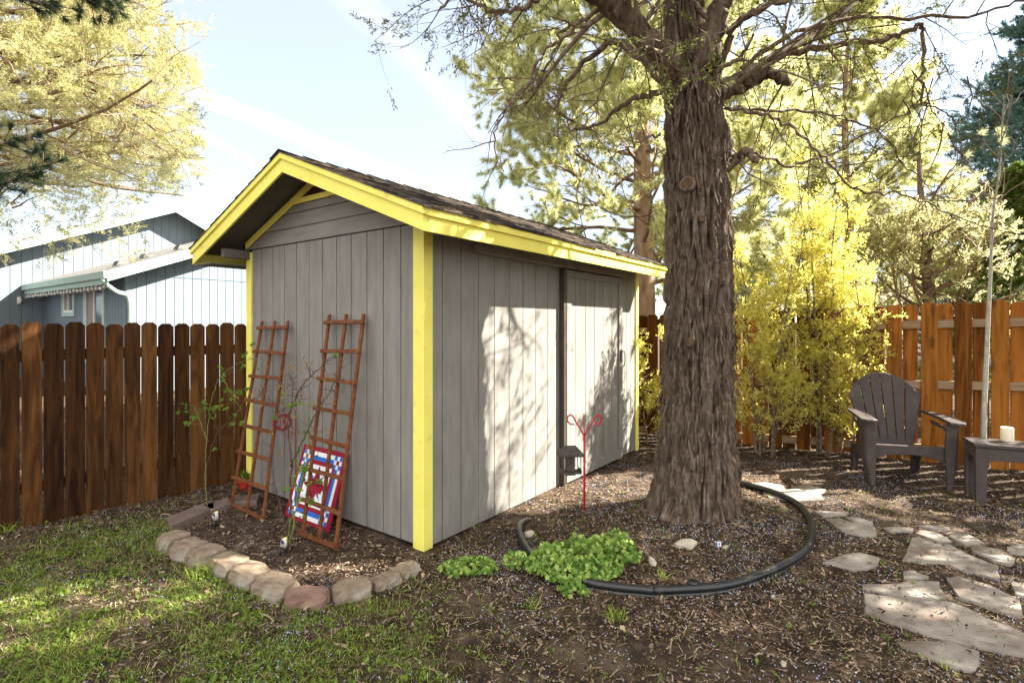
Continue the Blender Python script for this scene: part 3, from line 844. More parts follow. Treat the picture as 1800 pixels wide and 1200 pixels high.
# flare roots and a cleft
for ang, h in ((R(190), .16), (R(235), .06), (R(285), .05), (R(330), .05), (R(60), .1), (R(130), .1)):
    da = np.abs((A-ang+math.pi) % (2*math.pi)-math.pi)
    rr = rr + h*np.exp(-(da/.32)**2)*np.exp(-np.clip(Z+.05, 0, 9)/.16)
da = np.abs((A-R(292)+math.pi) % (2*math.pi)-math.pi)
rr = rr - .09*np.exp(-(da/.09)**2)*np.exp(-np.clip(Z, 0, 9)/.35)
tv = np.stack([cx+rr*np.cos(A), 4.4+rr*np.sin(A), Z], -1).reshape(-1, 3)
i = np.arange(NZ-1)[:, None]*NA; j = np.arange(NA)[None, :]; k = (j+1) % NA
tm = MB(); tm.add(tv, np.stack([i+j, i+k, i+k+NA, i+j+NA], -1).reshape(-1, 4))
# loose bark strips
for q in range(520):
    a = R(random.uniform(175, 365)); z = random.uniform(.15, 3.9)
    r = np.interp(z, pz, pr_)*1.02+.008; c = np.interp(z, pz, pc)
    L_ = random.uniform(.06, .26); w = random.uniform(.006, .018); tl = random.uniform(-.25, .25)
    pts = []
    for s_ in np.linspace(-.5, .5, 5):
        aa_ = a+s_*L_*tl/r; lift = .020*abs(s_*2)**2+.002
        zz_ = z+s_*L_; rz = np.interp(zz_, pz, pr_)*1.02+.006+lift
        for sg in (-1, 1):
            ab = aa_+sg*w/2/r*(1-abs(s_)*.9)
            pts.append((c+rz*math.cos(ab), 4.4+rz*math.sin(ab), zz_))
    tm.add(pts, np.array([(2*m_, 2*m_+1, 2*m_+3, 2*m_+2) for m_ in range(4)]))
trunk = tm.build('trunk', M['bark'], tree, off=(TREE[0], TREE[1], 0), smooth=True)
# cut knots
for ang, z, r0 in ((R(238), 2.70, .050), (R(257), 2.42, .022), (R(240), 1.46, .028)):
    rb = np.interp(z, pz, pr_)+.035; c = np.interp(z, pz, pc)
    n = Vector((math.cos(ang), math.sin(ang), .1)).normalized()
    Mx = n.to_track_quat('Z', 'Y').to_matrix().to_4x4(); Mx.translation = Vector((c+rb*n.x, 4.4+rb*n.y, z))
    kb = MB(); v = []
    kb.lathe([(r0*1.25, -.05), (r0*1.25, .006), (r0*1.0, .022), (r0*.86, .018)], 18, wob=.12)
    kb.v[-1] = xf(Mx, kb.v[-1]); kb.build('knot_rim', M['bark'], tree, off=(TREE[0], TREE[1], 0), smooth=True)
    kb = MB(); kb.lathe([(r0*.9, .012), (r0*.9, .0195), (r0*.2, .021)], 18); kb.v[-1] = xf(Mx, kb.v[-1])
    kb.build('knot', M['heart'], tree, off=(TREE[0], TREE[1], 0))
# limbs through photo points at their depth
JT = Tree()
def limb(pp, r0, r1, main=True, sub=8, sl=.9, lv=1, upv=0, tp=2):
    pts = smooth_path([P(*a) for a in pp], 7)
    pts = pts + RNG.normal(size=pts.shape)*.012
    rad = np.linspace(r0, r1, len(pts))*(1+.18*(vnoise(np.arange(len(pts))*.7, np.zeros(len(pts)), int(pp[0][0]) % 97)-.5))
    if main:
        mb = MB(); mb.tube(pts, rad, 16, rn=.10)
        mb.build('limb', M['bark'] if r0 > .05 else M['limb'], tree, off=(TREE[0], TREE[1], 0), smooth=True)
    else: JT.tubes.append((pts, rad))
    for q in range(sub):
        f = .2+.8*(q+random.random())/sub; i = min(int(f*(len(pts)-1)), len(pts)-2)
        d = unit(pts[i+1]-pts[i]); perp = unit(np.cross(d, RNG.normal(size=3)))
        dd = unit(d*.6+perp*.9+np.array([0, 0, -.15]))
        JT.branch(pts[i], dd, sl*(.5+.8*random.random()), max(.006, rad[i]*.3), lv, -.12, .35, (5, 4), .5, tp, .8, .3, .5, .2)
    return pts
limb([(1205, 150, 4.3), (1165, 95, 4.1), (1110, 40, 3.95), (1050, -10, 3.8), (960, -80, 3.6), (850, -160, 3.5)], .10, .05, sub=12, sl=.8, lv=2)
limb([(1232, 130, 4.25), (1250, 60, 4.15), (1275, -20, 4.1), (1320, -150, 4.0), (1380, -300, 4.0)], .10, .05, sub=5)
limb([(1255, 155, 4.5), (1320, 128, 4.7), (1395, 80, 5.0), (1460, 42, 5.2), (1540, -20, 5.4), (1660, -110, 5.6)], .062, .026, sub=14, sl=1.0, lv=2)
limb([(1265, 165, 4.35), (1310, 150, 4.4), (1350, 130, 4.3), (1385, 145, 4.3)], .06, .035, sub=4)
limb([(1380, 95, 5.0), (1480, 78, 4.9), (1560, 68, 4.9), (1618, 46, 4.9), (1622, 90, 4.9), (1619, 178, 4.9)], .032, .012, sub=8, sl=.8, lv=2)
limb([(1275, 300, 4.4), (1295, 275, 4.4), (1315, 268, 4.3), (1328, 285, 4.25)], .045, .028, sub=3, sl=.7)
limb([(1265, 120, 4.3), (1290, 50, 4.1), (1330, 20, 3.9), (1400, -10, 3.8), (1470, -60, 3.7)], .03, .015, sub=8, sl=.9, lv=2)
limb([(1262, 125, 4.2), (1300, 100, 4.1), (1330, 60, 4.0)], .022, .01, main=False, sub=3)
limb([(1180, 160, 4.5), (1110, 175, 4.7), (1060, 215, 4.9), (1000, 230, 5.0)], .03, .010, main=False, sub=6, sl=.7)
limb([(1165, 140, 4.4), (1090, 75, 4.6), (1050, 90, 4.7), (1000, 140, 4.7), (975, 190, 4.7)], .04, .014, main=False, sub=8, sl=.7, lv=1)
limb([(1060, 10, 3.9), (1000, 60, 4.0), (960, 90, 4.0), (930, 140, 4.0), (890, 190, 4.0), (868, 250, 4.0), (885, 300, 4.0)], .018, .004, main=False, sub=6, sl=.4, lv=1, tp=0)
limb([(1000, 40, 4.2), (970, 95, 4.2), (935, 145, 4.2), (905, 180, 4.2), (870, 215, 4.2)], .013, .003, main=False, sub=5, sl=.4, lv=1, tp=0)
limb([(950, 0, 4.1), (900, 20, 4.1), (840, 10, 4.1), (790, -30, 4.1)], .02, .01, main=False, sub=12, sl=.65, lv=1, tp=4)
limb([(1060, -10, 3.9), (940, -30, 4.2), (820, -20, 4.4), (770, 20, 4.4)], .02, .01, main=False, sub=12, sl=.6, lv=1, tp=4)
limb([(1275, 190, 4.4), (1340, 200, 4.3), (1400, 230, 4.3), (1450, 280, 4.3), (1500, 330, 4.3), (1600, 345, 4.3), (1690, 390, 4.3)], .016, .005, main=False, sub=10, sl=.8, lv=1, tp=1)
limb([(1275, 190, 4.6), (1360, 195, 4.8), (1450, 200, 5.0), (1540, 230, 5.1), (1590, 290, 5.1), (1640, 330, 5.1)], .016, .004, main=False, sub=10, sl=.7, lv=1, tp=2)
limb([(1300, 120, 4.6), (1420, 50, 4.5), (1560, 30, 4.4), (1690, 30, 4.4), (1800, 0, 4.4)], .022, .008, main=False, sub=12, sl=.7, lv=1, tp=3)
limb([(1620, 178, 4.9), (1660, 200, 4.9), (1690, 240, 4.9), (1680, 300, 4.9)], .008, .003, main=False, sub=4, sl=.4, lv=1, tp=0)
limb([(1330, 270, 4.3), (1400, 290, 4.6), (1500, 250, 4.9), (1600, 190, 5.0), (1640, 160, 5.0)], .014, .005, main=False, sub=8, sl=.7, lv=1, tp=2)
limb([(1165, 235, 4.3), (1120, 250, 4.2), (1070, 280, 4.2)], .012, .004, main=False, sub=3, sl=.4, lv=1, tp=0)
# thin dead twigs close to the lens side of the trunk
for q in range(26):
    u = random.uniform(1280, 1700); v = random.uniform(60, 250); Yd = random.uniform(4.0, 5.2)
    JT.branch(P(u, v, Yd), (random.uniform(-.6, .8), 0.2, random.uniform(-.9, .1)), random.uniform(.4, 1.1), .007, 1, -.2, .5, (5,), .5, 0, .9)
for q in range(18):
    u = random.uniform(930, 1160); v = random.uniform(20, 220); Yd = random.uniform(4.0, 5.0)
    JT.branch(P(u, v, Yd), (random.uniform(-.8, .3), 0.2, random.uniform(-.9, .1)), random.uniform(.4, .9), .006, 1, -.2, .5, (5,), .5, 0, .9)
vis_c, vis_d = JT.arr()
# upper crown (above the frame)
UT = Tree()
for q in range(46):
    z = 4.2+3.2*(q/46); a = q*2.4
    c = np.interp(z, pz, pc)
    L_ = 3.3*(1-.45*(z-4.2)/3.2)*random.uniform(.8, 1.15)
    if math.cos(a) < -.3: L_ *= .62
    UT.branch((c, 4.4, z), (math.cos(a), math.sin(a)*.8, .25), L_, .05, 2, .12, .25, (9, 7), .42, 5, .8, .3, .45, .25)
uc, ud = UT.arr()
m = ~in_frame(uc, 120); uc, ud = uc[m], ud[m]; uc, ud = filt(uc, ud, lit_keep)
tub = [(p, r) for p, r in UT.tubes if not in_frame(p).any() and (r[0] > .012 or lit_keep(p[:1])[0])]
wd_ = MB()
for p, r in JT.tubes+tub: wd_.tube(p, r, 5 if r[0] > .01 else 3, cap=False)
wd_.build('branches', M['limb'], tree, off=(TREE[0], TREE[1], 0), smooth=True)
fo = MB()
def juniper_sprays(mb, c, d, n=16, L=.045, w=.012, along=.16, jit=.05):
    c = c + RNG.normal(size=c.shape)*jit
    mb.add(*blades(c, d, n, L, w, .75, along))
m = thin(.55)(vis_c); vis_c, vis_d = vis_c[m], vis_d[m]
juniper_sprays(fo, vis_c, vis_d, 24, .035, .009, .16)
juniper_sprays(fo, uc, ud, 14, .07, .028, .22, .07)
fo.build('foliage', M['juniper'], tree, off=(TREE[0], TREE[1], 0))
print('main tree tips', len(vis_c), len(uc))

# second juniper standing just beyond the right edge; it shades the foreground
b2 = np.array([8.3, 3.6, 0])
T2, tp2, tr2 = conifer(b2, 8.5, 1.6, 3.1, 60, 'j', tr=.28, shape=.6, lvl=2, nch=(8, 6), tips=4, flat=False, angle=.8)
c2, d2_ = T2.arr()
def keep2(c): return (~in_frame(c, 160)) & lit_keep(c)
c2, d2_ = filt(c2, d2_, keep2)
jt2 = thing('juniper_tree', 'dense juniper beyond the right edge of the yard whose shade falls across the flagstones', 'tree', b2)
mb = MB(); mb.tube(tp2, tr2, 14, rn=.1); mb.build('trunk', M['bark'], jt2, off=b2, smooth=True)
mb = MB()
for p, r in T2.tubes:
    if not in_frame(p, 120).any() and (r[0] > .03 or lit_keep(p[[0, -1]]).all()): mb.tube(p, r, 4, cap=False)
mb.build('branches', M['limb'], jt2, off=b2, smooth=True)
mb = MB(); juniper_sprays(mb, c2, d2_, 14, .08, .034, .25, .08); mb.build('foliage', M['juniper'], jt2, off=b2)
print('tree2', len(c2))

# ------------------------------------------------------------------ left juniper (crown enters from the left)
b3 = np.array([-10.1, 9.4, 0])
jl = thing('juniper_tree', 'sunlit juniper crown reaching in from the upper left above the neighbouring house', 'tree', b3)
T3 = Tree()
tp = np.array([b3+np.array([.15*math.sin(i*.8), 0, 8.6*i/12]) for i in range(13)])
for q in range(95):
    f = (q+.5)/95; z = 3.4+5.6*f; a = q*2.4
    Lr = 4.5*math.sqrt(max(.05, 1-((z-5.6)/3.9)**2))*random.uniform(.75, 1.03)
    T3.branch((b3[0], b3[1], z), (math.cos(a), math.sin(a), .02), Lr, .055, 2, .12, .25, (9, 7), .38, 5, .8, .3, .45, .25)
for uu, vv in ((60, 330), (130, 350), (20, 400), (170, 330), (60, 420), (110, 380)):    # hanging sprays
    p = P(uu-70, vv-80, 8.2); T3.branch(p, unit(P(uu+60, vv+25, 8.0)-p), 1.5, .02, 2, -.05, .3, (5, 4), .4, 3, .7)
c3, d3 = T3.arr()
def keep3(c):
    u = 900+F*c[:, 0]/c[:, 1]; v = 570-F*(c[:, 2]-ZC)/c[:, 1]
    # clear sky above the house
    return (u < 352+RNG.normal(size=len(c))*6) & ~((v > 330) & (u > 245)) & (v < 450) & (RNG.random(len(c)) < np.clip(.95-(v-260)/140, .22, 1))
c3, d3 = filt(c3, d3, keep3)
mb = MB(); mb.tube(tp, np.linspace(.26, .05, 13), 14, rn=.1); mb.build('trunk', M['bark'], jl, off=b3, smooth=True)
mb = MB()
for p, r in T3.tubes:
    if keep3(p).mean() > .6: mb.tube(p, r, 5 if r[0] > .012 else 3, cap=False)
mb.build('branches', M['twig'], jl, off=b3, smooth=True)
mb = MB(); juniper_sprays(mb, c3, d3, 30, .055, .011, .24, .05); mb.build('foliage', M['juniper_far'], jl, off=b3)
print('left juniper', len(c3))

# near pine boughs top-left (dark)
def needles(mb, c, d, n=40, L=.13, w=.005, spread=1.0):
    mb.add(*blades(c, d, n, L, w, spread, .05, tri=True))
b4 = np.array([-5.6, 3.4, 0])
pl = thing('pine_tree', 'dark pine boughs poking in at the left edge in front of the sunlit juniper', 'tree', b4)
T4 = Tree()
for (a, b, c_, dd) in (((-160, 260, 4.1), (55, 240, 4.1), 5, 0), ((-170, 300, 4.0), (75, 292, 4.0), 5, 0), ((-150, 340, 4.0), (40, 310, 4.0), 4, 0),
                       ((-100, -60, 4.0), (90, 8, 4.0), 5, 0), ((40, -110, 4.1), (160, 4, 4.1), 5, 0), ((120, -100, 4.1), (190, 0, 4.1), 3, 0)):
    p, q = P(*a), P(*b); L_ = np.linalg.norm(q-p)
    n = 9; pts = np.array([p+(q-p)*i/n+np.array([0, 0, -.05*math.sin(i/n*3.1)]) for i in range(n+1)])
    T4.tubes.append((pts, np.linspace(.02, .006, n+1)))
    for i in range(3, n+1):
        T4.tip(pts[i], unit(q-p))
        for s_ in range(2):
            d = unit(unit(q-p)+RNG.normal(size=3)*.6); e = pts[i]+d*.12; T4.tubes.append((np.array([pts[i], e]), np.array([.005, .003]))); T4.tip(e, d)
c4, d4 = T4.arr()
mb = MB(); mb.tube([b4+np.array([-.6, 0, z]) for z in np.linspace(-.1, 7, 8)], np.linspace(.25, .1, 8), 12, rn=.1); mb.build('trunk', M['bark'], pl, off=b4, smooth=True)
T4.tubes.append((np.array([b4+np.array([-.6, 0, 2.6]), P(-160, 260, 4.1)]), np.array([.04, .02])))
T4.tubes.append((np.array([b4+np.array([-.6, 0, 3.6]), P(-100, -60, 4.0)]), np.array([.04, .02])))
T4.wood(5).build('branches', M['limb'], pl, off=b4, smooth=True)
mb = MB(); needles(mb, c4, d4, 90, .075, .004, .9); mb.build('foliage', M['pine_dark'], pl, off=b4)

# ------------------------------------------------------------------ background conifers
def pine_at(u, Yd, height, rad, crown0, nb, label, mat, tr=.17, tuft=(60, .13, .0075), shape=.7, lvl=2, nch=(7, 5), tips=3, keep=None, barkm='pinebark', x=None, sp=1.0, low=.6):
    b = np.array([(u-900)/F*Yd, Yd, 0])
    T, tp, trd = conifer(b, height, crown0, rad, nb, 'p', tr=tr, shape=shape, lvl=lvl, nch=nch, tips=tips, flat=False, angle=.75, up=.35, low=low)
    o = thing('pine_tree', label, 'tree', b)
    mb = MB(); mb.tube(tp, trd, 14, rn=.12); mb.build('trunk', M[barkm], o, off=b, smooth=True)
    T.wood(5).build('branches', M['twig'], o, off=b, smooth=True)
    c, d = T.arr()
    if keep is not None: c, d = filt(c, d, keep)
    mb = MB(); needles(mb, c, d, *tuft, sp); mb.build('foliage', M[mat], o, off=b)
    print(label[:20], len(c))
    return o
pine_at(1132, 10.0, 12.5, 3.1, 2.3, 90, 'tall sunlit pine with reddish trunk rising directly behind the shed roof', 'pine', tr=.24, shape=.5, nch=(10, 6), tips=4, keep=thin(1.3))
pine_at(1490, 11.0, 8.6, 2.3, 1.9, 70, 'slim yellow green pine behind the golden shrubs, right of the big trunk', 'pine', tr=.13, shape=.75, nch=(8, 6), tips=3, keep=thin(.95))
pine_at(1330, 13.5, 8.5, 3.0, 1.5, 50, 'pale pine seen just right of the big trunk, behind the slim pine', 'pine', tr=.15, shape=.6, nch=(7, 5), tips=3, keep=thin(.9))
# spreading juniper behind fence
b5 = np.array([(1625-900)/F*9.2, 9.2, 0])
js = thing('juniper_tree', 'low spreading juniper with bare arching limbs behind the right fence', 'tree', b5)
T5 = Tree()
for q in range(42):
    a = q*2.4; f = q/42; z = 1.0+2.6*f
    T5.branch((b5[0], b5[1], z), (math.cos(a), math.sin(a), .45), 1.7*(1-.5*f)*random.uniform(.8, 1.2), .035, 2, .3, .3, (7, 6), .42, 4, .8, .3, .45, .3)
c5, d5 = T5.arr()
mb = MB(); mb.tube([b5+np.array([.1*math.sin(z), 0, z]) for z in np.linspace(-.1, 4.6, 8)], np.linspace(.14, .03, 8), 10, rn=.1); mb.build('trunk', M['limb'], js, off=b5, smooth=True)
T5.wood(4).build('branches', M['twig'], js, off=b5, smooth=True)
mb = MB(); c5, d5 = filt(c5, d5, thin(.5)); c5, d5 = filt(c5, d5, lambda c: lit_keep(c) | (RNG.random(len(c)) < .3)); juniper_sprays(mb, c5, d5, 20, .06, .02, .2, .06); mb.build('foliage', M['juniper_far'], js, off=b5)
# blue spruce
b6 = np.array([(1905-900)/F*18, 18, 0])
sp = thing('spruce_tree', 'dense blue green spruce rising at the right edge beyond the fence', 'tree', b6)
T6, tp6, tr6 = conifer(b6, 14.2, .5, 5.8, 190, 's', tr=.2, shape=.85, lvl=2, nch=(9, 5), tips=5, flat=True, angle=.8, up=.2, low=1.0, droop=-.15)
c6, d6 = T6.arr()
mb = MB(); mb.tube(tp6, tr6, 10); mb.build('trunk', M['limb'], sp, off=b6)
T6.wood(4, .006).build('branches', M['limb'], sp, off=b6, smooth=True)
mb = MB(); mb.add(*blades(c6, d6, 22, .085, .024, .8, .30)); mb.build('foliage', M['spruce'], sp, off=b6)
print('spruce', len(c6))
b7 = np.array([(1790-900)/F*9.0, 9.0, 0])
sf = thing('fir_tree', 'bright green young conifer in front of the blue spruce behind the right fence', 'tree', b7)
T7, tp7, tr7 = conifer(b7, 4.2, .5, 1.25, 60, 's', tr=.07, shape=.8, lvl=2, nch=(7, 5), tips=3, flat=True, low=1.0)
c7, d7 = T7.arr()
mb = MB(); mb.tube(tp7, tr7, 8); mb.build('trunk', M['limb'], sf, off=b7)
mb = MB(); mb.add(*blades(c7, d7, 22, .05, .016, .9, .14)); mb.build('foliage', M['fir'], sf, off=b7)

# ------------------------------------------------------------------ golden shrubs in front of the right fence
def shrub(u, v, height, rad, label, nstem=6, seed=0, dens=1.0, Yd=None):
    b = G(u, v) if Yd is None else np.array([(u-900)/F*Yd, Yd, 0])
    o = thing('golden_shrub', label, 'shrub', b, group='golden shrubs along the right fence')
    T = Tree()
    for q in range(nstem):
        a = q*2.4+seed; r0 = .10
        p = b+np.array([math.cos(a)*r0, math.sin(a)*r0, -.02])
        n = 10; L_ = height*random.uniform(.75, 1.0); pts = [p]; sp_ = rad*.55*random.uniform(.4, 1)
        for i in range(1, n+1):
            pts.append(p+np.array([math.cos(a)*sp_*(i/n)**1.3, math.sin(a)*sp_*.7*(i/n)**1.3, L_*i/n])+RNG.normal(size=3)*.02)
        pts = np.array(pts); T.tubes.append((pts, np.linspace(.017, .004, n+1)))
        for j in range(int(24*dens)):
            f = .14+.86*(j+random.random())/24/dens; i = min(int(f*n), n-1); aa_ = random.uniform(0, 6.28)
            T.branch(pts[i], (math.cos(aa_), math.sin(aa_)*.8, .65), rad*.72*(1.1-.75*f)*random.uniform(.5, 1.1), .005, 1, .35, .3, (5,), .45, 3, .7, .3, .5, .15)
    c, d = T.arr()
    T.wood(5).build('stems', M['limb'], o, off=b, smooth=True)
    mb = MB(); c = c+RNG.normal(size=c.shape)*.03
    mb.add(*blades(c, d, 13, .030, .015, 1.0, .13)); mb.build('foliage', M['gold'], o, off=b)
    print('shrub', len(c))
shrub(1345, 798, 2.85, .70, 'golden leaved shrub right beside the big trunk, leafy and widest of the row', 6, .3, .75)
shrub(1452, 796, 4.05, .62, 'tallest golden leaved shrub in the middle of the row', 7, 1.2, .95)
shrub(1492, 800, 2.5, .58, 'golden leaved shrub nearest the plastic chair', 6, 2.2, .8)
shrub(1150, 790, 1.7, .42, 'small golden shrub between the shed corner and the big trunk', 2, 3.0, .6, Yd=7.1)

# ------------------------------------------------------------------ bare sapling
b8 = np.array([(1730-900)/F*5.35, 5.35, 0])
ss = thing('bare_sapling', 'slender pale barked leafless sapling beside the chair in front of the fence', 'sapling', b8)
T8 = Tree()
pts = smooth_path([P(1728, 800, 5.35), P(1731, 700, 5.35), P(1737, 560, 5.35), P(1741, 480, 5.35), P(1745, 380, 5.3), P(1757, 300, 5.3), P(1762, 210, 5.3), P(1766, 170, 5.3)], 4)
pts[0][2] = -.03
mb = MB(); mb.tube(pts, np.interp(np.linspace(0, 1, len(pts)), [0, .5, 1], [.026, .013, .003]), 10); mb.build('trunk', pm('palebark', [(.30, .29, .24), (.48, .47, .41)], (20, 20, 20), 4, .7, .3, (60, 60, 60), .003, spots=(12, .6, (.2, .17, .13), .7)), ss, off=b8, smooth=True)
for q in range(16):
    i = int(len(pts)*(.42+.55*q/16)); a = q*2.4
    T8.branch(pts[min(i, len(pts)-1)], (math.cos(a), math.sin(a)*.5, .9), random.uniform(.35, .75), .0065, 1, .3, .3, (5,), .45, 0, .6)
T8.wood(5).build('branches', pm('saptwig', [(.28, .21, .17), (.40, .32, .27)]), ss, off=b8, smooth=True)

exec_objects = True
# ------------------------------------------------------------------ flagstones
cs = lambda pts: [(1400+a/3.158, 820+b/3.158) for a, b in pts]
flags = [
 ('pale pointed flagstone lying alone nearest the black edging ring', cs([(145,540),(270,492),(360,484),(462,512),(440,550),(310,575)])),
 ('large irregular flagstone with a notched upper edge in the middle of the path', cs([(585,505),(612,460),(640,380),(740,385),(755,415),(850,420),(960,480),(1120,540),(1130,618),(1040,590),(930,570),(840,530),(760,525),(700,530)])),
 ('narrow flagstone just above the notched one', cs([(655,350),(690,335),(780,345),(865,398),(780,395)])),
 ('smooth oval flagstone right of the narrow one', cs([(815,355),(870,345),(960,365),(1045,410),(935,418)])),
 ('mottled brown flagstone behind the large notched one', cs([(960,425),(1000,418),(1130,440),(1215,490),(1200,525),(1090,500),(975,450)])),
 ('sliver of flagstone half sunk between the notched and the wedge stones', cs([(595,575),(640,572),(735,605),(690,617),(595,610)])),
 ('wedge shaped flagstone touching the biggest slab along its upper edge', cs([(362,642),(560,640),(620,622),(795,628),(800,665),(830,710),(780,722),(600,705),(365,668)])),
 ('biggest flagstone slab running out of the right edge of the picture', cs([(370,682),(700,724),(850,729),(950,765),(1060,825),(1180,860),(1263,900),(1350,945),(1350,1055),(1263,1030),(1000,970),(800,930),(640,885),(520,850),(380,790)])),
 ('broad flagstone right of the wedge shaped one', cs([(832,610),(880,600),(1000,625),(1110,665),(1240,730),(1255,800),(1240,815),(1130,790),(900,710),(870,670)])),
 ('brownish flagstone below the biggest slab, nearest the camera', cs([(555,962),(600,950),(850,960),(1015,1010),(1018,1060),(990,1115),(880,1090),(700,1030)])),
 ('flagstone cut by the right edge beside the broad one', cs([(1190,630),(1300,640),(1310,720),(1215,695)])),
 ('flagstone cut by the right edge behind the mottled one', cs([(1170,430),(1190,410),(1300,415),(1310,470),(1180,460)])),
 ('long rounded flagstone at the left of the path by the ring', cs([(160,295),(240,290),(300,310),(440,345),(445,375),(340,383),(250,360)])),
 ('thin flagstone touching the long rounded one', cs([(262,284),(330,282),(425,312),(422,330),(330,316)])),
 ('small flagstone sunk in the path centre', cs([(480,330),(520,325),(650,332),(640,352),(520,350)])),
 ('small flagstone above the narrow one', cs([(670,318),(800,322),(850,332),(820,344),(700,326)])),
 ('dusty flagstone behind the thin one', cs([(90,255),(290,262),(270,280),(150,286)])),
 ('dusty flagstone in the sunlit bend of the path', [(1340,868),(1400,864),(1440,872),(1450,884),(1400,886),(1352,880)]),
 ('sunlit flagstone beside the big trunk', [(1306,852),(1345,849),(1378,856),(1380,864),(1330,867)]),
 ('sunlit flagstone at the far end of the path', [(1390,852),(1425,850),(1452,858),(1440,866),(1400,863)]),
]
for n, (lab, poly) in enumerate(flags):
    top = np.array([G(u, v, .03) for u, v in poly]); c = top.mean(0); c[2] = 0
    # subdivide outline for a chipped edge
    out = []
    for i in range(len(top)):
        a, b = top[i], top[(i+1) % len(top)]; L_ = np.linalg.norm(b-a); m = max(1, int(L_/.05))
        for k in range(m):
            p = a+(b-a)*k/m
            if k: p = p+np.array([random.uniform(-.006, .006), random.uniform(-.006, .006), 0])
            out.append(p)
    out = np.array(out)
    sgn = np.sum(out[:, 0]*np.roll(out[:, 1], -1)-np.roll(out[:, 0], -1)*out[:, 1])
    if sgn < 0: out = out[::-1]
    hb = float(gh(c[0], c[1], False)); zt = hb+random.uniform(.012, .022)
    mb = MB(); K = len(out); rings = []
    for sc_, z in ((1.01, -.04), (1.0, zt-.008), (.985, zt), (.6, zt+.002), (.25, zt-.001)):
        r = c+(out-c)*sc_; r[:, 2] = z+ (0.002*(vnoise(r[:, 0]*9, r[:, 1]*9, n)-.5) if sc_ < 1 else 0); rings.append(r)
    ctr = c.copy(); ctr[2] = zt
    v = np.vstack(rings+[ctr[None]]); fcs = []
    for q in range(4):
        fcs += [(q*K+i, q*K+(i+1) % K, (q+1)*K+(i+1) % K, (q+1)*K+i) for i in range(K)]
    fcs += [(4*K+i, 4*K+(i+1) % K, 5*K) for i in range(K)]
    mb.add(v, fcs)
    o = mb.build('flagstone', M['flag'], off=c); o.location = tuple(c)
    tag(o, lab, 'flagstone', 'flagstones of the path')
FLAGPOLY = [np.array([G(u, v, .03)[:2] for u, v in p]) for _, p in flags]
def inside(px, py, poly):
    r = np.zeros(len(px), bool); n = len(poly); j = n-1
    for i in range(n):
        xi, yi = poly[i]; xj, yj = poly[j]
        r ^= ((yi > py) != (yj > py)) & (px < (xj-xi)*(py-yi)/(yj-yi+1e-12)+xi); j = i
    return r
def on_flag(px, py):
    r = np.zeros(len(px), bool)
    for p in FLAGPOLY: r |= inside(px, py, p)
    return r

# ------------------------------------------------------------------ edging blocks of the bed
blk = [(306, 937, 'squat edging block at the far left end of the curved row'), (334, 951, 'edging block second from the left end of the curved row'),
       (366, 963, 'edging block third from the left with a sunlit corner'), (402, 977, 'tall edging block fourth from the left, grass tuft at its foot'),
       (441, 995, 'edging block with rounded front just left of the largest'), (484, 1015, 'largest tan edging block at the bend of the row'),
       (541, 1030, 'reddish pink edging block right of the largest'), (617, 1017, 'tan edging block right of the pink one'),
       (676, 998, 'pale sunlit edging block second from the shed corner'), (712, 980, 'edging block touching the yellow shed corner')]
bp = [G(u, v, .10)[:2] for u, v, _ in blk]
for n, (u, v, lab) in enumerate(blk):
    p = np.array(bp[n]); a = bp[max(0, n-1)]; b = bp[min(len(bp)-1, n+1)]
    d = np.array(b)-np.array(a); d /= np.linalg.norm(d)
    sp1 = np.linalg.norm(np.array(bp[min(n+1, 9)])-p) if n < 9 else .2; sp0 = np.linalg.norm(p-np.array(bp[n-1])) if n else .16
    L_ = (sp0+sp1)/2*.96; wd = .17 if n < 6 else .13; ht = .10 if n < 6 else .08
    if n >= 8: ht = .05
    o_n = 7; vv = []; mb = MB()
    # chiselled block: subdivided box with jitter
    gx = np.linspace(-.5, .5, 6); idx = {}
    V = []; Fc = []
    def vid(i, j, k):
        if (i, j, k) not in idx:
            x, y, z = i/5-.5, j/5-.5, k/4
            rx = 1-.10*(abs(y*2)**4)-.05*(z > .9); ry = 1-.10*(abs(x*2)**4)-.05*(z > .9)
            tz = 1-.10*(abs(x*2)**4+abs(y*2)**4)*.5
            jx, jy, jz = [random.uniform(-.005, .005) for _ in range(3)]
            jx *= 1.7; jy *= 1.7; jz *= 1.6
            front = -1 if y < 0 else 1
            V.append((x*L_*rx+jx, y*wd*ry*(1.1-.12*z)+jy, -.03+(ht+.03)*z*tz+jz*(z > 0)))
            idx[(i, j, k)] = len(V)-1
        return idx[(i, j, k)]
    for i in range(5):
        for j in range(5):
            Fc.append((vid(i, j, 4), vid(i+1, j, 4), vid(i+1, j+1, 4), vid(i, j+1, 4)))
        for k in range(4):
            Fc.append((vid(i, 0, k), vid(i+1, 0, k), vid(i+1, 0, k+1), vid(i, 0, k+1)))
            Fc.append((vid(i+1, 5, k), vid(i, 5, k), vid(i, 5, k+1), vid(i+1, 5, k+1)))
    for j in range(5):
        for k in range(4):
            Fc.append((vid(0, j+1, k), vid(0, j, k), vid(0, j, k+1), vid(0, j+1, k+1)))
            Fc.append((vid(5, j, k), vid(5, j+1, k), vid(5, j+1, k+1), vid(5, j, k+1)))
    mb.add(V, Fc)
    o = mb.build('edging_block', M['blockpink'] if n in (6,) else M['block'], smooth=False)
    o.location = (p[0], p[1], 0); o.rotation_euler = (0, 0, math.atan2(d[1], d[0]))
    tag(o, lab, 'edging block', 'edging blocks around the bed')
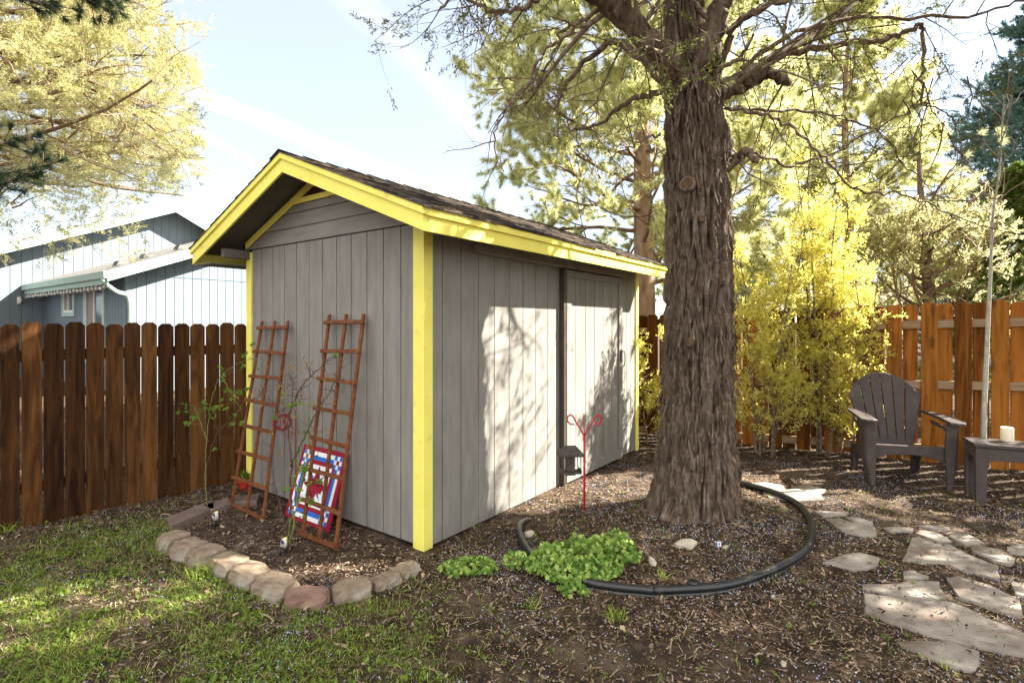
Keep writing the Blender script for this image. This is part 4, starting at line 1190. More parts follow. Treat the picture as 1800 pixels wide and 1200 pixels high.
for poly, lab in (([(293,905),(375,873),(378,888),(300,920)], 'dark purplish slab at the left end of the bed behind the blocks'),
                  ([(356,884),(400,870),(408,880),(372,893)], 'dark edging slab between the other two behind the left trellis'),
                  ([(410,868),(456,864),(452,877),(412,879)], 'dark edging slab touching the shed behind the left trellis')):
    top = np.array([G(u, v+4, .05) for u, v in poly]); c = top.mean(0); c[2] = 0
    top[:, 2] = .055; mb = MB(); mb.prism(top-c, (0, 0, -.1)); o = mb.build('edging_slab', M['slab'], bevel=.008, seg=2); o.location = tuple(c)
    tag(o, lab, 'slab', 'dark slabs behind the bed')

# ------------------------------------------------------------------ black edging ring with stake
ring = [(.83, 3.10), (1.25, 3.13), (1.62, 3.30), (1.98, 3.58), (2.24, 3.95), (2.38, 4.28), (2.42, 4.6), (2.30, 4.93), (2.0, 5.22), (1.5, 5.36), (.95, 5.15), (.5, 4.78), (.24, 4.5), (.07, 4.1), (.08, 3.75), (.22, 3.38), (.50, 3.18)]
rp = smooth_path([(x, y, (.035 if (y < 4.45 or x > 1.9) else -.06)+float(gh(x, y, False))) for x, y in ring+[ring[0]]], 8)
er = thing('edging_ring', 'black plastic lawn edging bent in a ring around the big trunk', 'edging', (1.25, 4.2, 0))
mb = MB(); mb.tube(rp, .026, 12); mb.build('bead', M['hose'], er, off=(1.25, 4.2, 0), smooth=True)
mb = MB(); low_ = rp.copy(); low_[:, 2] -= .055
rr_ = rp.copy(); rr_[:, 2] -= .012
ctr = np.array([1.25, 4.2, 0]); outw = unit((rp-ctr)*np.array([1, 1, 0]))
K = len(rp); v = np.vstack([rr_+outw*.012, low_+outw*.03, low_+outw*.026, rr_-outw*.004]); i_ = np.arange(K-1)
mb.add(v, np.vstack([np.stack([i_+K*a, i_+1+K*a, i_+1+K*((a+1) % 4), i_+K*((a+1) % 4)], 1) for a in range(4)]))
mb.build('skirt', M['hose'], er, off=(1.25, 4.2, 0), smooth=True)
p = G(1218, 1040, .02)
st = thing('plastic_stake', 'black plastic stake with flat head standing just inside the edging ring', 'stake', (p[0], p[1], 0))
mb = MB(); mb.box((-.011, -.006, -.05), (.011, .006, .075)); mb.build('shaft', M['hose'], st)
mb = MB(); mb.lathe([(.03, .075), (.032, .08), (.028, .088)], 14); mb.build('head', M['hose'], st)

# ------------------------------------------------------------------ rocks
def rock(u, v, s, lab, flat=.5, seed=1, name='rock'):
    p = G(u, v, .02); mb = MB(); rs = random.Random(seed); V = []
    import bmesh
    bm = bmesh.new(); bmesh.ops.create_icosphere(bm, subdivisions=2, radius=1)
    for q in bm.verts:
        k = 1+rs.uniform(-.16, .16); q.co = Vector((q.co.x*s[0]*k, q.co.y*s[1]*k, q.co.z*s[2]*k))
    me = bpy.data.meshes.new(name); bm.to_mesh(me); bm.free(); me.materials.append(M['stone'])
    o = bpy.data.objects.new(name, me); COL.objects.link(o); o.location = (p[0], p[1], float(gh(p[0], p[1], False))+s[2]*.4); o.rotation_euler = (rs.uniform(-.2, .2), rs.uniform(-.2, .2), rs.uniform(0, 3))
    tag(o, lab, 'rock')
rock(1206, 968, (.085, .05, .035), 'pale angular rock in front of the big trunk, largest inside the ring', seed=2)
rock(1147, 990, (.05, .025, .02), 'small flat rock beside the green geranium clump', seed=3)
rock(930, 942, (.045, .035, .03), 'brown stone against the left side of the edging ring', seed=4)
rock(1275, 970, (.025, .018, .013), 'tiny pale stone beside the plant tag', seed=5)
rock(1360, 1052, (.018, .014, .012), 'tiny grey stone just outside the ring at lower right', seed=6)
rock(1377, 1160, (.02, .014, .010), 'tiny light stone near the bottom edge in the bare soil', seed=8)
p = G(1263, 972, .02)
tgm = thing('plant_tag', 'small white plant tag stuck in the mulch in front of the trunk', 'plant tag', (p[0], p[1], float(gh(p[0], p[1]))), .3)
mb = MB(); mb.box((-.022, -.001, .02), (.022, .001, .055)); mb.build('card', M['whitepaint'], tgm)
mb = MB(); mb.box((-.022, -.0022, .022), (-.010, -.0012, .053)); mb.box((.0, -.0022, .033), (.012, -.0012, .045)); mb.build('print', M['bluepaint'], tgm)
mb = MB(); mb.box((-.004, -.001, -.03), (.004, .001, .02)); mb.build('spike', M['whitepaint'], tgm)

# ------------------------------------------------------------------ shepherd hook and feeder
hp = np.array([.61, 4.46]); hz = float(gh(hp[0], hp[1]))
hk = thing('shepherd_hook', 'slim red metal double shepherd hook planted left of the big trunk', 'garden hook', (hp[0], hp[1], hz))
mb = MB(); mb.tube([(0, 0, -.1), (0, 0, .66-hz)], .0095, 10); mb.tube([(0, 0, .66-hz), (-.004, 0, .84-hz)], .0045, 8); mb.build('rod', M['redmetal'], hk, smooth=True)
for sg in (-1, 1):
    c = [(0, 0, .66), (sg*.035, 0, .72), (sg*.075, 0, .785), (sg*.090, 0, .815), (sg*.113, 0, .838), (sg*.14, 0, .822), (sg*.143, 0, .79), (sg*.12, 0, .763), (sg*.085, 0, .757)]
    mb = MB(); mb.tube(smooth_path([(a, b, z-hz) for a, b, z in c], 6), .0066, 8); mb.build('hook', M['redmetal'], hk, smooth=True)
fp = np.array([hp[0]-.12, hp[1]])
fd = thing('bird_feeder', 'grey roofed bird feeder hanging from the left arm of the red hook', 'bird feeder', (fp[0], fp[1], .76), R(8))
mb = MB(); mb.tube([(0, 0, .005), (0, 0, -.18)], .0015, 5); mb.build('wire', M['steel'], fd)
mb = MB()
a, b = .105, .07
v = [(-a, -b, -.265), (a, -b, -.265), (a, b, -.265), (-a, b, -.265), (-a, -b, -.243), (a, -b, -.243), (a, b, -.243), (-a, b, -.243), (-.045, 0, -.178), (.045, 0, -.178)]
mb.add(v, [(3,2,1,0), (0,1,5,4), (1,2,6,5), (2,3,7,6), (3,0,4,7), (4,5,9,8), (6,7,8,9), (5,6,9), (7,4,8)]); mb.build('roof', M['feeder'], fd, bevel=.003)
mb = MB(); mb.box((-.035, -.03, -.395), (.035, .03, -.266)); mb.build('seed_hopper', M['feeder'], fd, bevel=.002)
mb = MB(); mb.box((-.085, -.06, -.408), (.085, .06, -.396)); 
for aa_ in (-.085, .079): mb.box((aa_, -.06, -.3955), (aa_+.006, .06, -.372))
mb.box((-.04, -.03, -.425), (.04, .03, -.409)); mb.build('tray', M['feeder'], fd)
for sx in (-.082, .076):
    for sy in (-.055, .049):
        mb = MB(); mb.box((sx, sy, -.371), (sx+.006, sy+.006, -.266)); mb.build('post', M['feeder'], fd)

# ------------------------------------------------------------------ trellises
def trellis(tb, tt, zt, lab, slats=8):
    """bottom/top (left,right) distance along the front wall; stands .38 off the wall, leans to it"""
    xb, xt = -.375, -.035
    o = thing('trellis', lab, 'trellis', W(xb, (tb[0]+tb[1])/2), ROT, group='wooden trellises leaning on the shed')
    org = np.array([xb, (tb[0]+tb[1])/2, 0])
    B = [np.array([xb, tb[0]+(tb[1]-tb[0])*f, -.02]) for f in (0, .5, 1)]
    T_ = [np.array([xt, tt[0]+(tt[1]-tt[0])*f, zt]) for f in (0, .5, 1)]
    for a, b in zip(B, T_):
        mb = MB(); mb.bar(a-org, b-org, .030, .018, up=(1, 0, .2)); mb.build('upright', M['redwood'], o, bevel=.002)
    for k in range(slats):
        f = .035+.93*k/(slats-1)
        l = B[0]+(T_[0]-B[0])*f; r = B[2]+(T_[2]-B[2])*f; e = unit(l-r)*.035
        sh_ = np.array([-.0205, 0, -.003])
        tilt = np.array([0, 0, random.uniform(-.008, .008)])
        mb = MB(); mb.bar(l+e+sh_-org+tilt, r-e+sh_-org-tilt, .018, .030, up=(.2, 0, 1)); mb.build('slat', M['redwood'], o, bevel=.002)
trellis((2.00, 1.475), (2.11, 1.672), 1.63, 'red stained wooden trellis left of the painted board, further from the near yellow corner')
trellis((.909, .502), (1.057, .619), 1.68, 'red stained wooden trellis leaning on the shed in front of the painted board')

# ------------------------------------------------------------------ painted board
S_ = .60
bo = thing('painted_board', 'square board painted with a red white and blue star, leaning behind a trellis', 'painted board', W(-.215, 1.43), ROT)
# local frame: origin bottom-left(+y side). horizontal axis h = -y ; vertical axis leans to wall
hv = np.array([0, -1, 0.]); vv_ = unit(np.array([.18, 0, .55])); nv = unit(np.cross(hv, vv_))
if nv[0] > 0: nv = -nv
def Bp(a, b, off): return hv*a*S_+vv_*b*S_+nv*off
mb = MB(); mb.prism([Bp(0, 0, -.02), Bp(1, 0, -.02), Bp(1, 1, -.02), Bp(0, 1, -.02)], nv*.02); mb.build('panel', M['maroon'], bo, bevel=.002)
mb = MB(); MT = [M['whitepaint'], M['bluepaint'], M['maroon'], M['maroon2']]
def sheet(pts, lay, mi):
    pp = [Bp(a, b, .0012*lay) for a, b in pts]
    n = np.cross(pp[1]-pp[0], pp[2]-pp[1])
    if np.dot(n, nv) < 0: pp = pp[::-1]
    mb.add(pp, [tuple(range(len(pp)))], mi)
def rect(a0, b0, a1, b1, lay, mi): sheet([(a0, b0), (a1, b0), (a1, b1), (a0, b1)], lay, mi)
rect(.06, .06, .94, .94, 1, 0)
e0, e1 = .06, .23; s3 = (e1-e0)/3
for (a0, b0, a1, b1) in ((e1, e0+s3, 1-e1, e0+2*s3), (e1, 1-e0-2*s3, 1-e1, 1-e0-s3), (e0+s3, e1, e0+2*s3, 1-e1), (1-e0-2*s3, e1, 1-e0-s3, 1-e1)): rect(a0, b0, a1, b1, 2, 1)
for (a0, b0, a1, b1) in ((e1, e0+2*s3, 1-e1, e1), (e1, 1-e1, 1-e1, 1-e0-2*s3), (e0+2*s3, e1, e1, 1-e1), (1-e1, e1, 1-e0-2*s3, 1-e1)): rect(a0, b0, a1, b1, 2, 2)
for ox in (e0, 1-e1):
    for oy in (e0, 1-e1):
        for i in range(3):
            for j in range(3):
                if (i+j) % 2 == 0: rect(ox+i*s3, oy+j*s3, ox+(i+1)*s3, oy+(j+1)*s3, 2, 2 if (i == 1 and j == 1) else 1)
c = .5
for k in range(4):
    a = k*math.pi/2
    def rt(x, y): return (c+x*math.cos(a)-y*math.sin(a), c+x*math.sin(a)+y*math.cos(a))
    if k % 2:
        sheet([rt(0, -.0), rt(.16, -.085), rt(.05, 0), rt(.0, 0)], 2, 1)
    sheet([rt(0, 0), rt(.09, -.07), rt(.27, 0)], 3, 3); sheet([rt(0, 0), rt(.27, 0), rt(.09, .07)], 3, 2)
for k in range(4):
    a = k*math.pi/2+math.pi/4
    def rt(x, y): return (c+x*math.cos(a)-y*math.sin(a), c+x*math.sin(a)+y*math.cos(a))
    sheet([rt(0, 0), rt(.06, -.03), rt(.24, 0)], 2, 1); sheet([rt(0, 0), rt(.24, 0), rt(.06, .03)], 2, 2)
sheet([(.32, .50), (.36, .58), (.64, .58), (.70, .50)], 4, 3); sheet([(.32, .50), (.38, .42), (.66, .42), (.70, .50)], 4, 2)
mb.build('painting', MT, bo)

# ------------------------------------------------------------------ red wire ball on stick
wb = thing('wire_ornament', 'dark red wire ball hanging from a thin curved rod between the two trellises', 'garden ornament', W(-.18, 1.32), ROT)
mb = MB(); mb.tube(smooth_path([(0, 0, -.05), (0, 0, .55), (0, 0, .85), (0, .03, .90), (0, .10, .915), (0, .17, .89), (0, .19, .86)], 6), .0035, 7); mb.build('rod', M['wire'], wb, smooth=True)
mb = MB()
for k in range(12):
    a = k*math.pi/12; r = .075*random.uniform(.8, 1.15); tl = random.uniform(-.5, .5)
    pts = [(r*math.cos(t)*math.cos(a), .19+r*math.cos(t)*math.sin(a)+tl*.02*math.sin(t), .77+r*.85*math.sin(t)) for t in np.linspace(0, 2*math.pi, 22)]
    mb.tube(pts, .0023, 5, cap=False)
mb.tube(smooth_path([(0, .19, .72), (0, .16, .66), (0, .10, .65), (.02, .08, .71), (0, .06, .64)]), .0023, 5)
mb.build('wire_ball', M['wire'], wb, smooth=True)

# ------------------------------------------------------------------ rose bushes
def rose(base, stems, lab, leaves, dry):
    b = W(*base[:2], 0)
    o = thing('rose_bush', lab, 'rose bush', b, ROT)
    br = MB(); gr = MB(); lc = []; ldir = []; dc = []; dd_ = []
    org = np.array([base[0], base[1], 0])
    for st_, r, green, lf, df in stems:
        pts = smooth_path(st_, 8)-org; pts = pts+RNG.normal(size=pts.shape)*.004
        (gr if green else br).tube(pts, np.linspace(r, r*.4, len(pts)), 6)
        for q in range(int(10*len(st_))):
            i = RNG.integers(int(len(pts)*.35), len(pts)-1)
            if RNG.random() < .35:
                d = unit(RNG.normal(size=3)); e = pts[i]+d*random.uniform(.04, .14)
                (gr if green else br).tube([pts[i], (pts[i]+e)/2+RNG.normal(size=3)*.008, e], [r*.4, r*.3, r*.15], 4, cap=False)
                if RNG.random() < lf: lc.append(e); ldir.append(d)
                if RNG.random() < df: dc.append(e); dd_.append(d)
    if br.n: br.build('canes', M['cane'], o, smooth=True)
    if gr.n: gr.build('green_canes', M['canegreen'], o, smooth=True)
    if lc:
        mb = MB(); mb.add(*blades(np.array(lc), np.array(ldir), 6, .035, .019, 1.0, .03)); mb.build('leaves', M['rose'], o)
    if dc:
        mb = MB(); mb.add(*blades(np.array(dc), np.array(dd_), 4, .024, .013, 1.2, .04)); mb.build('dry_leaves', M['dryleaf'], o)
B_ = (-.50, .86, 0)
rose(B_, [
    ([(-.50, .86, 0), (-.47, .90, .35), (-.44, .95, .62), (-.42, 1.02, .80), (-.40, .99, 1.0), (-.36, .93, 1.14), (-.34, .80, 1.24), (-.3, .70, 1.34)], .008, False, .15, .25),
    ([(-.46, .93, .55), (-.44, .80, .75), (-.40, .70, .95), (-.36, .58, 1.12), (-.32, .50, 1.30)], .006, False, .15, .35),
    ([(-.42, 1.02, .80), (-.42, 1.12, .90), (-.40, 1.24, .98), (-.4, 1.42, 1.0)], .005, False, .0, .7),
    ([(-.42, 1.00, .92), (-.42, .96, 1.12), (-.42, 1.02, 1.24)], .004, False, .1, .8),
    ([(-.52, .84, 0), (-.50, .76, .35), (-.46, .72, .62), (-.42, .76, .85), (-.42, .72, 1.1)], .006, True, .7, .1),
    ([(-.50, .88, 0), (-.50, .98, .22), (-.48, 1.14, .50), (-.45, 1.22, .68)], .004, False, .0, .3),
    ([(-.52, .86, 0), (-.52, .82, .2), (-.5, .74, .42), (-.48, .70, .6)], .004, True, .8, .0)],
    'rose bush with dark bare canes growing in front of the painted board', 1, 1)
rose((-.56, 2.02, 0), [
    ([(-.56, 2.02, 0), (-.55, 2.06, .35), (-.50, 2.02, .62), (-.46, 1.84, .80), (-.42, 1.60, .95), (-.4, 1.42, 1.06)], .006, False, .25, .1),
    ([(-.56, 2.02, 0), (-.56, 2.06, .4), (-.55, 2.04, .7), (-.54, 1.98, 1.0), (-.50, 1.88, 1.18), (-.44, 1.72, 1.28), (-.4, 1.5, 1.33)], .004, True, .5, .0),
    ([(-.55, 2.04, .6), (-.58, 2.16, .82), (-.58, 2.26, .90)], .003, True, .9, .0),
    ([(-.50, 1.9, 1.15), (-.46, 1.78, 1.0), (-.44, 1.70, .88)], .003, True, .9, .0)],
    'leggy green rose climbing through the left trellis near the fence', 1, 1)

# ------------------------------------------------------------------ small ornaments, pot
for (u, v, lab) in ((377, 925, 'small black and white garden ornament near the left trellis foot'), (497, 975, 'small white and black ornament in the mulch before the painted board')):
    p = G(u, v, .0)
    o = thing('garden_ornament', lab, 'garden ornament', p, random.random())
    mb = MB(); mb.lathe([(.016, -.02), (.020, .01), (.017, .03), (.013, .045)], 12, wob=.25); mb.build('base', M['hose'], o)
    mb = MB(); mb.lathe([(.012, .045), (.022, .06), (.018, .075), (.024, .09), (.016, .108), (.006, .118)], 12, (.008, 0, 0), wob=.5); mb.build('figure', M['bell'], o, smooth=True)
    mb = MB(); mb.lathe([(.004, .10), (.009, .108), (.006, .122)], 8, (.020, 0, 0)); mb.build('tip', M['yellow'], o)
p = G(432, 860); 
o = thing('flower_pot', 'small red pot with a green plant behind the left trellis by the fence', 'flower pot', p)
mb = MB(); mb.lathe([(.045, 0), (.062, .05), (.072, .085), (.078, .09), (.074, .096), (.062, .088)], 20); mb.build('pot', M['redpot'], o, smooth=True)
mb = MB(); c_ = RNG.normal(size=(24, 3))*.02+np.array([0, 0, .11]); mb.add(*blades(c_, np.tile([0, 0, 1.], (24, 1)), 5, .05, .014, .9)); mb.build('leaves', M['weed'], o)

# ------------------------------------------------------------------ chair
ch = thing('adirondack_chair', 'grey brown plastic Adirondack chair with fan back beside the golden shrubs', 'chair', (3.88, 5.17, .0), R(-15.5))
cz = lambda mb, name, **k: mb.build(name, M['chair'], ch, smooth=False, bevel=.008, seg=3)
# seat: curved slatted surface from front lip (y=0) going back & down (y=.52)
mb = MB()
def strip(mb, prof, x0, x1, th):
    prof = np.array(prof, float); n = len(prof)
    t = np.gradient(prof, axis=0); nrm = np.stack([-t[:, 1], t[:, 0]], 1); nrm /= np.linalg.norm(nrm, axis=1)[:, None]
    lo_ = prof-nrm*th
    v = []
    for x in (x0, x1):
        for p_ in prof: v.append((x, p_[0], p_[1]))
        for p_ in lo_: v.append((x, p_[0], p_[1]))
    f = []
    for i in range(n-1):
        f += [(i, i+1, 2*n+i+1, 2*n+i)[::-1], (n+i, n+i+1, 3*n+i+1, 3*n+i), (i, i+1, n+i+1, n+i), (2*n+i, 2*n+i+1, 3*n+i+1, 3*n+i)[::-1]]
    f += [(0, n, 3*n, 2*n), (n-1, 3*n-1, 4*n-1, 2*n-1)]
    mb.add(v, f)
for k in range(5):
    y0, y1 = .03+.105*k, .03+.105*(k+1)-.008
    zf = lambda y: .385-.16*y-.06*math.sin(y/.55*math.pi)
    strip(mb, [(y0, zf(y0)), ((y0+y1)/2, zf((y0+y1)/2)), (y1, zf(y1))], -.29, .29, .018)
mb.build('seat', M['chair'], ch, bevel=.003)
# front apron with arch
mb = MB()
ap = [(-.30, .40), (.30, .40), (.30, .27)] + [(.27-.54*t, .27+.055*math.sin(t*math.pi)**.6*1.0) for t in np.linspace(0.02, .98, 13)] + [(-.30, .27)]
mb.prism([(x, .0, z) for x, z in ap], (0, .025, 0)); mb.box((-.30, .0, .395), (.30, .05, .412)); mb.build('front_apron', M['chair'], ch, bevel=.006, seg=2)
# side aprons
for sg in (-1, 1):
    mb = MB(); xx = sg*.30
    mb.prism([(xx-.012, .0, .28), (xx-.012, .0, .40), (xx-.012, .60, .30), (xx-.012, .62, .20)], (.024, 0, 0)); mb.build('side_apron', M['chair'], ch, bevel=.004)
# legs: front wide, flaring up into arms
for sg in (-1, 1):
    mb = MB()
    pts = [(.30, 0), (.345, 0), (.385, .30), (.40, .64), (.30, .64), (.285, .40), (.29, .30)]
    mb.prism([(sg*x, -.035, z) for x, z in pts], (0, .03, 0))
    mb.prism([(sg*.345, -.035, 0), (sg*.345, .05, 0), (sg*.385, .10, .30), (sg*.40, .16, .64), (sg*.40, -.035, .64), (sg*.385, -.035, .30)], (-sg*.02, 0, 0))
    mb.build('front_leg', M['chair'], ch, bevel=.005, seg=2)
    mb = MB(); mb.prism([(sg*.25, .60, 0), (sg*.31, .60, 0), (sg*.32, .52, .30), (sg*.24, .52, .30)], (0, .035, 0))
    mb.prism([(sg*.31, .56, 0), (sg*.31, .635, 0), (sg*.32, .60, .30), (sg*.32, .48, .30)], (-sg*.02, 0, 0)); mb.build('rear_leg', M['chair'], ch, bevel=.004)
    # arm
    mb = MB()
    arm = [(.30, -.10), (.345, -.125), (.405, -.12), (.435, -.07), (.43, .15), (.40, .42), (.36, .56), (.325, .56), (.32, .40), (.305, .15)]
    mb.prism([(sg*x, y, .645+.02*(y > .1)) for x, y in arm], (0, 0, .028)); mb.build('armrest', M['chair'], ch, bevel=.007, seg=3)
    # lower brace from arm back down
    mb = MB(); mb.bar((sg*.35, .40, .60), (sg*.375, .02, .56), .018, .035); mb.build('brace', M['chair'], ch, bevel=.003)
# back: fan of 6 slats, curved, with rounded top, leaning
mb = MB(); nb_ = 6
bl = math.atan2(.25, .72)
def backpt(x, s, push=0.0):
    # s: distance up the back; curve across width
    y = .47+s*math.sin(bl)-.10*(x/.32)**2*.7*(.5+.5*s/.75)+push*math.cos(bl); z = .30+s*math.cos(bl)-push*math.sin(bl)
    return (x, y, z)
for k in range(nb_):
    f0, f1 = k/nb_, (k+1)/nb_
    cols = []
    for s_ in np.linspace(0, 1, 13):
        half = .215+.115*s_
        a = -half+2*half*f0; b = -half+2*half*f1; g = .0 if s_ < .14 or s_ > .93 else .0065
        a += g; b -= g
        row = []
        for x in np.linspace(a, b, 4):
            smax = .80-.235*(abs(x)/.33)**2.3
            row.append((x, s_*smax))
        cols.append(row)
    fr_ = [[backpt(x, s, -.012) for x, s in r] for r in cols]; bk_ = [[backpt(x, s, .012) for x, s in r] for r in cols]
    v = np.array([p_ for r in fr_ for p_ in r]+[p_ for r in bk_ for p_ in r]); nr = 13; ncl = 4; off_ = nr*ncl; f = []
    for i in range(nr-1):
        for j in range(ncl-1):
            q = (i*ncl+j, i*ncl+j+1, (i+1)*ncl+j+1, (i+1)*ncl+j); f.append(q); f.append(tuple(x+off_ for x in q[::-1]))
        f.append((i*ncl, (i+1)*ncl, (i+1)*ncl+off_, i*ncl+off_)); f.append((i*ncl+ncl-1, i*ncl+ncl-1+off_, (i+1)*ncl+ncl-1+off_, (i+1)*ncl+ncl-1))
    for j in range(ncl-1):
        f.append((j, j+off_, j+1+off_, j+1)); q = (nr-1)*ncl; f.append((q+j, q+j+1, q+j+1+off_, q+j+off_))
    mb.add(v, f)
mb.build('backrest', M['chair'], ch)
mb = MB()   # rim rail round the back
rim = [backpt(-.215-.115*s, s*(.80-.235*((.215+.115*s)/.33)**2.3)) for s in np.linspace(.1, 1, 8)]
rim += [backpt(x, .80-.235*(abs(x)/.33)**2.3) for x in np.linspace(-.31, .31, 15)]
rim += [backpt(.215+.115*s, s*(.80-.235*((.215+.115*s)/.33)**2.3)) for s in np.linspace(1, .1, 8)]
mb.tube(rim, .013, 8); mb.build('back_rim', M['chair'], ch, smooth=True)

# ------------------------------------------------------------------ side table and candle
tbp = np.array([4.13, 4.71]); trot = R(-26)
tb_ = thing('side_table', 'low grey brown plastic side table at the right edge with a candle on it', 'table', (tbp[0], tbp[1], 0), trot)
tb_.scale = (1, .7, 1)
mb = MB(); 
for k in range(5):
    mb.box((-.01, -.01+k*.096, .515), (.62, -.01+k*.096+.090, .54))
mb.box((.0, .0, .505), (.61, .46, .516)); mb.build('tabletop', M['chair'], tb_, bevel=.004, seg=2)
arch = [(.0, .0), (.075, .0), (.085, .36)] + [(.085+.03*(1-math.cos(t)), .36+.05*math.sin(t)) for t in np.linspace(.3, 1.5, 5)]
mb = MB()
full = [(0, 0), (.075, 0), (.08, .34), (.10, .385), (.14, .40), (.47, .40), (.51, .385), (.53, .34), (.535, 0), (.61, 0), (.61, .50), (0, .50)]
mb.prism([(x, .0, z) for x, z in full], (0, .022, 0)); mb.build('front_leg_frame', M['chair'], tb_, bevel=.005, seg=2)
mb = MB(); mb.prism([(x, .44, z) for x, z in full], (0, .022, 0)); mb.build('rear_leg_frame', M['chair'], tb_, bevel=.005, seg=2)
for xx in (.0, .588):
    mb = MB(); mb.prism([(xx, .0225, .0), (xx, .07, .0), (xx, .08, .34), (xx, .12, .40), (xx, .34, .40), (xx, .38, .34), (xx, .39, .0), (xx, .4395, .0), (xx, .4395, .50), (xx, .0225, .50)], (.022, 0, 0)); mb.build('side_leg_frame', M['chair'], tb_, bevel=.004)
cpos = tbp+np.array([math.cos(trot)*.27-math.sin(trot)*.24*1, math.sin(trot)*.27+math.cos(trot)*.24])
ca_ = thing('candle', 'cream pillar candle standing on the low table', 'candle', (cpos[0]+.02, cpos[1], .541))
mb = MB(); mb.lathe([(.044, 0), (.047, .004), (.047, .115), (.044, .126), (.035, .12), (.016, .110), (.004, .108)], 28, wob=.02); mb.build('wax', M['candle'], ca_, smooth=True)
mb = MB(); mb.tube([(0, 0, .10), (.003, 0, .125)], .0018, 5); mb.build('wick', M['dark'], ca_)

# ------------------------------------------------------------------ geraniums and weeds
def lobed(mb, c, nrm, r, rot):
    """lobed round leaf as a fan"""
    n = 10; nrm = unit(nrm); x = unit(np.cross(nrm, [.3, .9, .1])); y = np.cross(nrm, x)
    v = [c-nrm*r*.18]
    for k in range(n):
        a = rot+2*math.pi*k/n; q = r*(1.0 if k % 2 == 0 else .68)
        v.append(c+(x*math.cos(a)+y*math.sin(a))*q)
    mb.add(v, np.array([(0, 1+k, 1+(k+1) % n) for k in range(n)]))
def geranium(cx_, cy_, rx, ry, h, n, lab, r=.0145):
    z0 = float(gh(cx_, cy_, False)); b = np.array([cx_, cy_, z0])
    o = thing('geranium', lab, 'plant', b, group='green geranium clumps')
    lv_ = MB(); stm = MB()
    for q in range(n):
        a = random.uniform(0, 6.28); d = math.sqrt(random.random()); px, py = rx*d*math.cos(a), ry*d*math.sin(a)
        hh = h*(1-.75*d**2)*random.uniform(.45, 1.1)+.015
        hh *= .35+1.15*float(vnoise(np.array([px*15+cx_*7]), np.array([py*15]), 31)[0])
        c = np.array([px, py, hh]); nr = np.array([px*1.5+random.uniform(-.8, .8), py*1.5+random.uniform(-.8, .8)-.35, .8])
        lobed(lv_, c, nr, r*random.uniform(.7, 1.4), random.uniform(0, 6))
        if q % 3 == 0: stm.tube([(px*.7, py*.7, -.01), c-np.array([0, 0, .004])], .0018, 3, cap=False)
    lv_.build('leaves', M['geranium'], o); stm.build('stems', M['canegreen'], o)
geranium(.40, 3.42, .31, .24, .15, 2100, 'bright green geranium clump spilling over the left front of the black ring')
geranium(.70, 3.55, .17, .14, .14, 430, 'smaller geranium clump right of the big one inside the ring')
geranium(-.28, 3.42, .20, .12, .07, 260, 'geranium clump outside the ring, nearest the shed corner')
geranium(.03, 3.47, .09, .08, .08, 110, 'small geranium sprig touching the ring from outside')
geranium(.36, 3.12, .10, .06, .05, 70, 'low geranium sprig hanging over the front of the ring')

def dens_lawn(x, y):
    # lawn region: left foreground, patchy
    u = 900+F*x/y; v = 570+ZC*F/y
    edge = .955/(1+np.exp((u-(710+ (v-1050)*.35))/45))+.045
    near_f = np.clip(((x-LF0[0])*lfn[0]+(y-LF0[1])*lfn[1]-.25)/.5, .12, 1)
    pat = np.clip((vnoise(x*2.2, y*2.2, 41)*.5+vnoise(x*7, y*7, 42)*.5-.37)*6, 0.32, 1)
    bed = np.array([b for b in bp]); 
    loc = np.stack([x-C0[0], y-C0[1]], -1); lx = loc@D1[:2]; ly = loc@D2[:2]
    inbed = inside(x, y, BEDPOLY)
    return edge*near_f*pat*(~inbed)
BEDPOLY = np.array([tuple(b) for b in bp]+[tuple(W(0, 0)[:2]), tuple(W(0, 2.43)[:2]), tuple(G(293, 905)[:2])])
def scatter(n, x0, x1, y0, y1, dens):
    # more samples near camera (1/y)
    y = y0*(y1/y0)**RNG.random(n); x = x0+(x1-x0)*RNG.random(n)
    u = 900+F*x/y; m = (u > -60) & (u < 1860)
    x, y = x[m], y[m]
    loc = np.stack([x-C0[0], y-C0[1]], -1); lx = loc@D1[:2]; ly = loc@D2[:2]
    m = ~((lx > -.02) & (lx < LX+.02) & (ly > -.02) & (ly < LY+.02)); x, y = x[m], y[m]
    m = RNG.random(len(x)) < dens(x, y)
    return x[m], y[m]
# grass blades
x, y = scatter(230000, -4.3, 4.5, 2.25, 5.0, dens_lawn)
c = np.stack([x, y, gh(x, y)-.004], 1); d = unit(RNG.normal(size=c.shape)*.55+np.array([0, 0, 1]))
def bent(c, d, L, w):
    L = L[:, None]; side = unit(np.cross(d, RNG.normal(size=c.shape))); lean = unit(RNG.normal(size=c.shape)*np.array([1, 1, .1]))
    m = c+d*L*.55+lean*L*.10; t = c+d*L*.85+lean*L*.45; w = w[:, None]
    v = np.stack([c-side*w*.5, c+side*w*.5, m+side*w*.4, t, m-side*w*.4], 1).reshape(-1, 3)
    b = np.arange(len(c))[:, None]*5
    return v, b+np.array([[0, 1, 2, 4]]), b+np.array([[4, 2, 3]])
g = MB(); L_ = RNG.uniform(.015, .050, len(c)); v, q4, q3 = bent(c, d, L_, RNG.uniform(.002, .0042, len(c)))
g.add(v, q4); b0 = g.n-len(v); g.li.append((q3+b0).ravel()); g.lt.append(np.full(len(q3), 3)); g.mi.append(np.zeros(len(q3), int))
o = g.build('grass', M['grass']); tag(o, 'short patchy green grass blades on the lawn at the lower left', 'grass', kind='stuff')
print('grass', len(c))
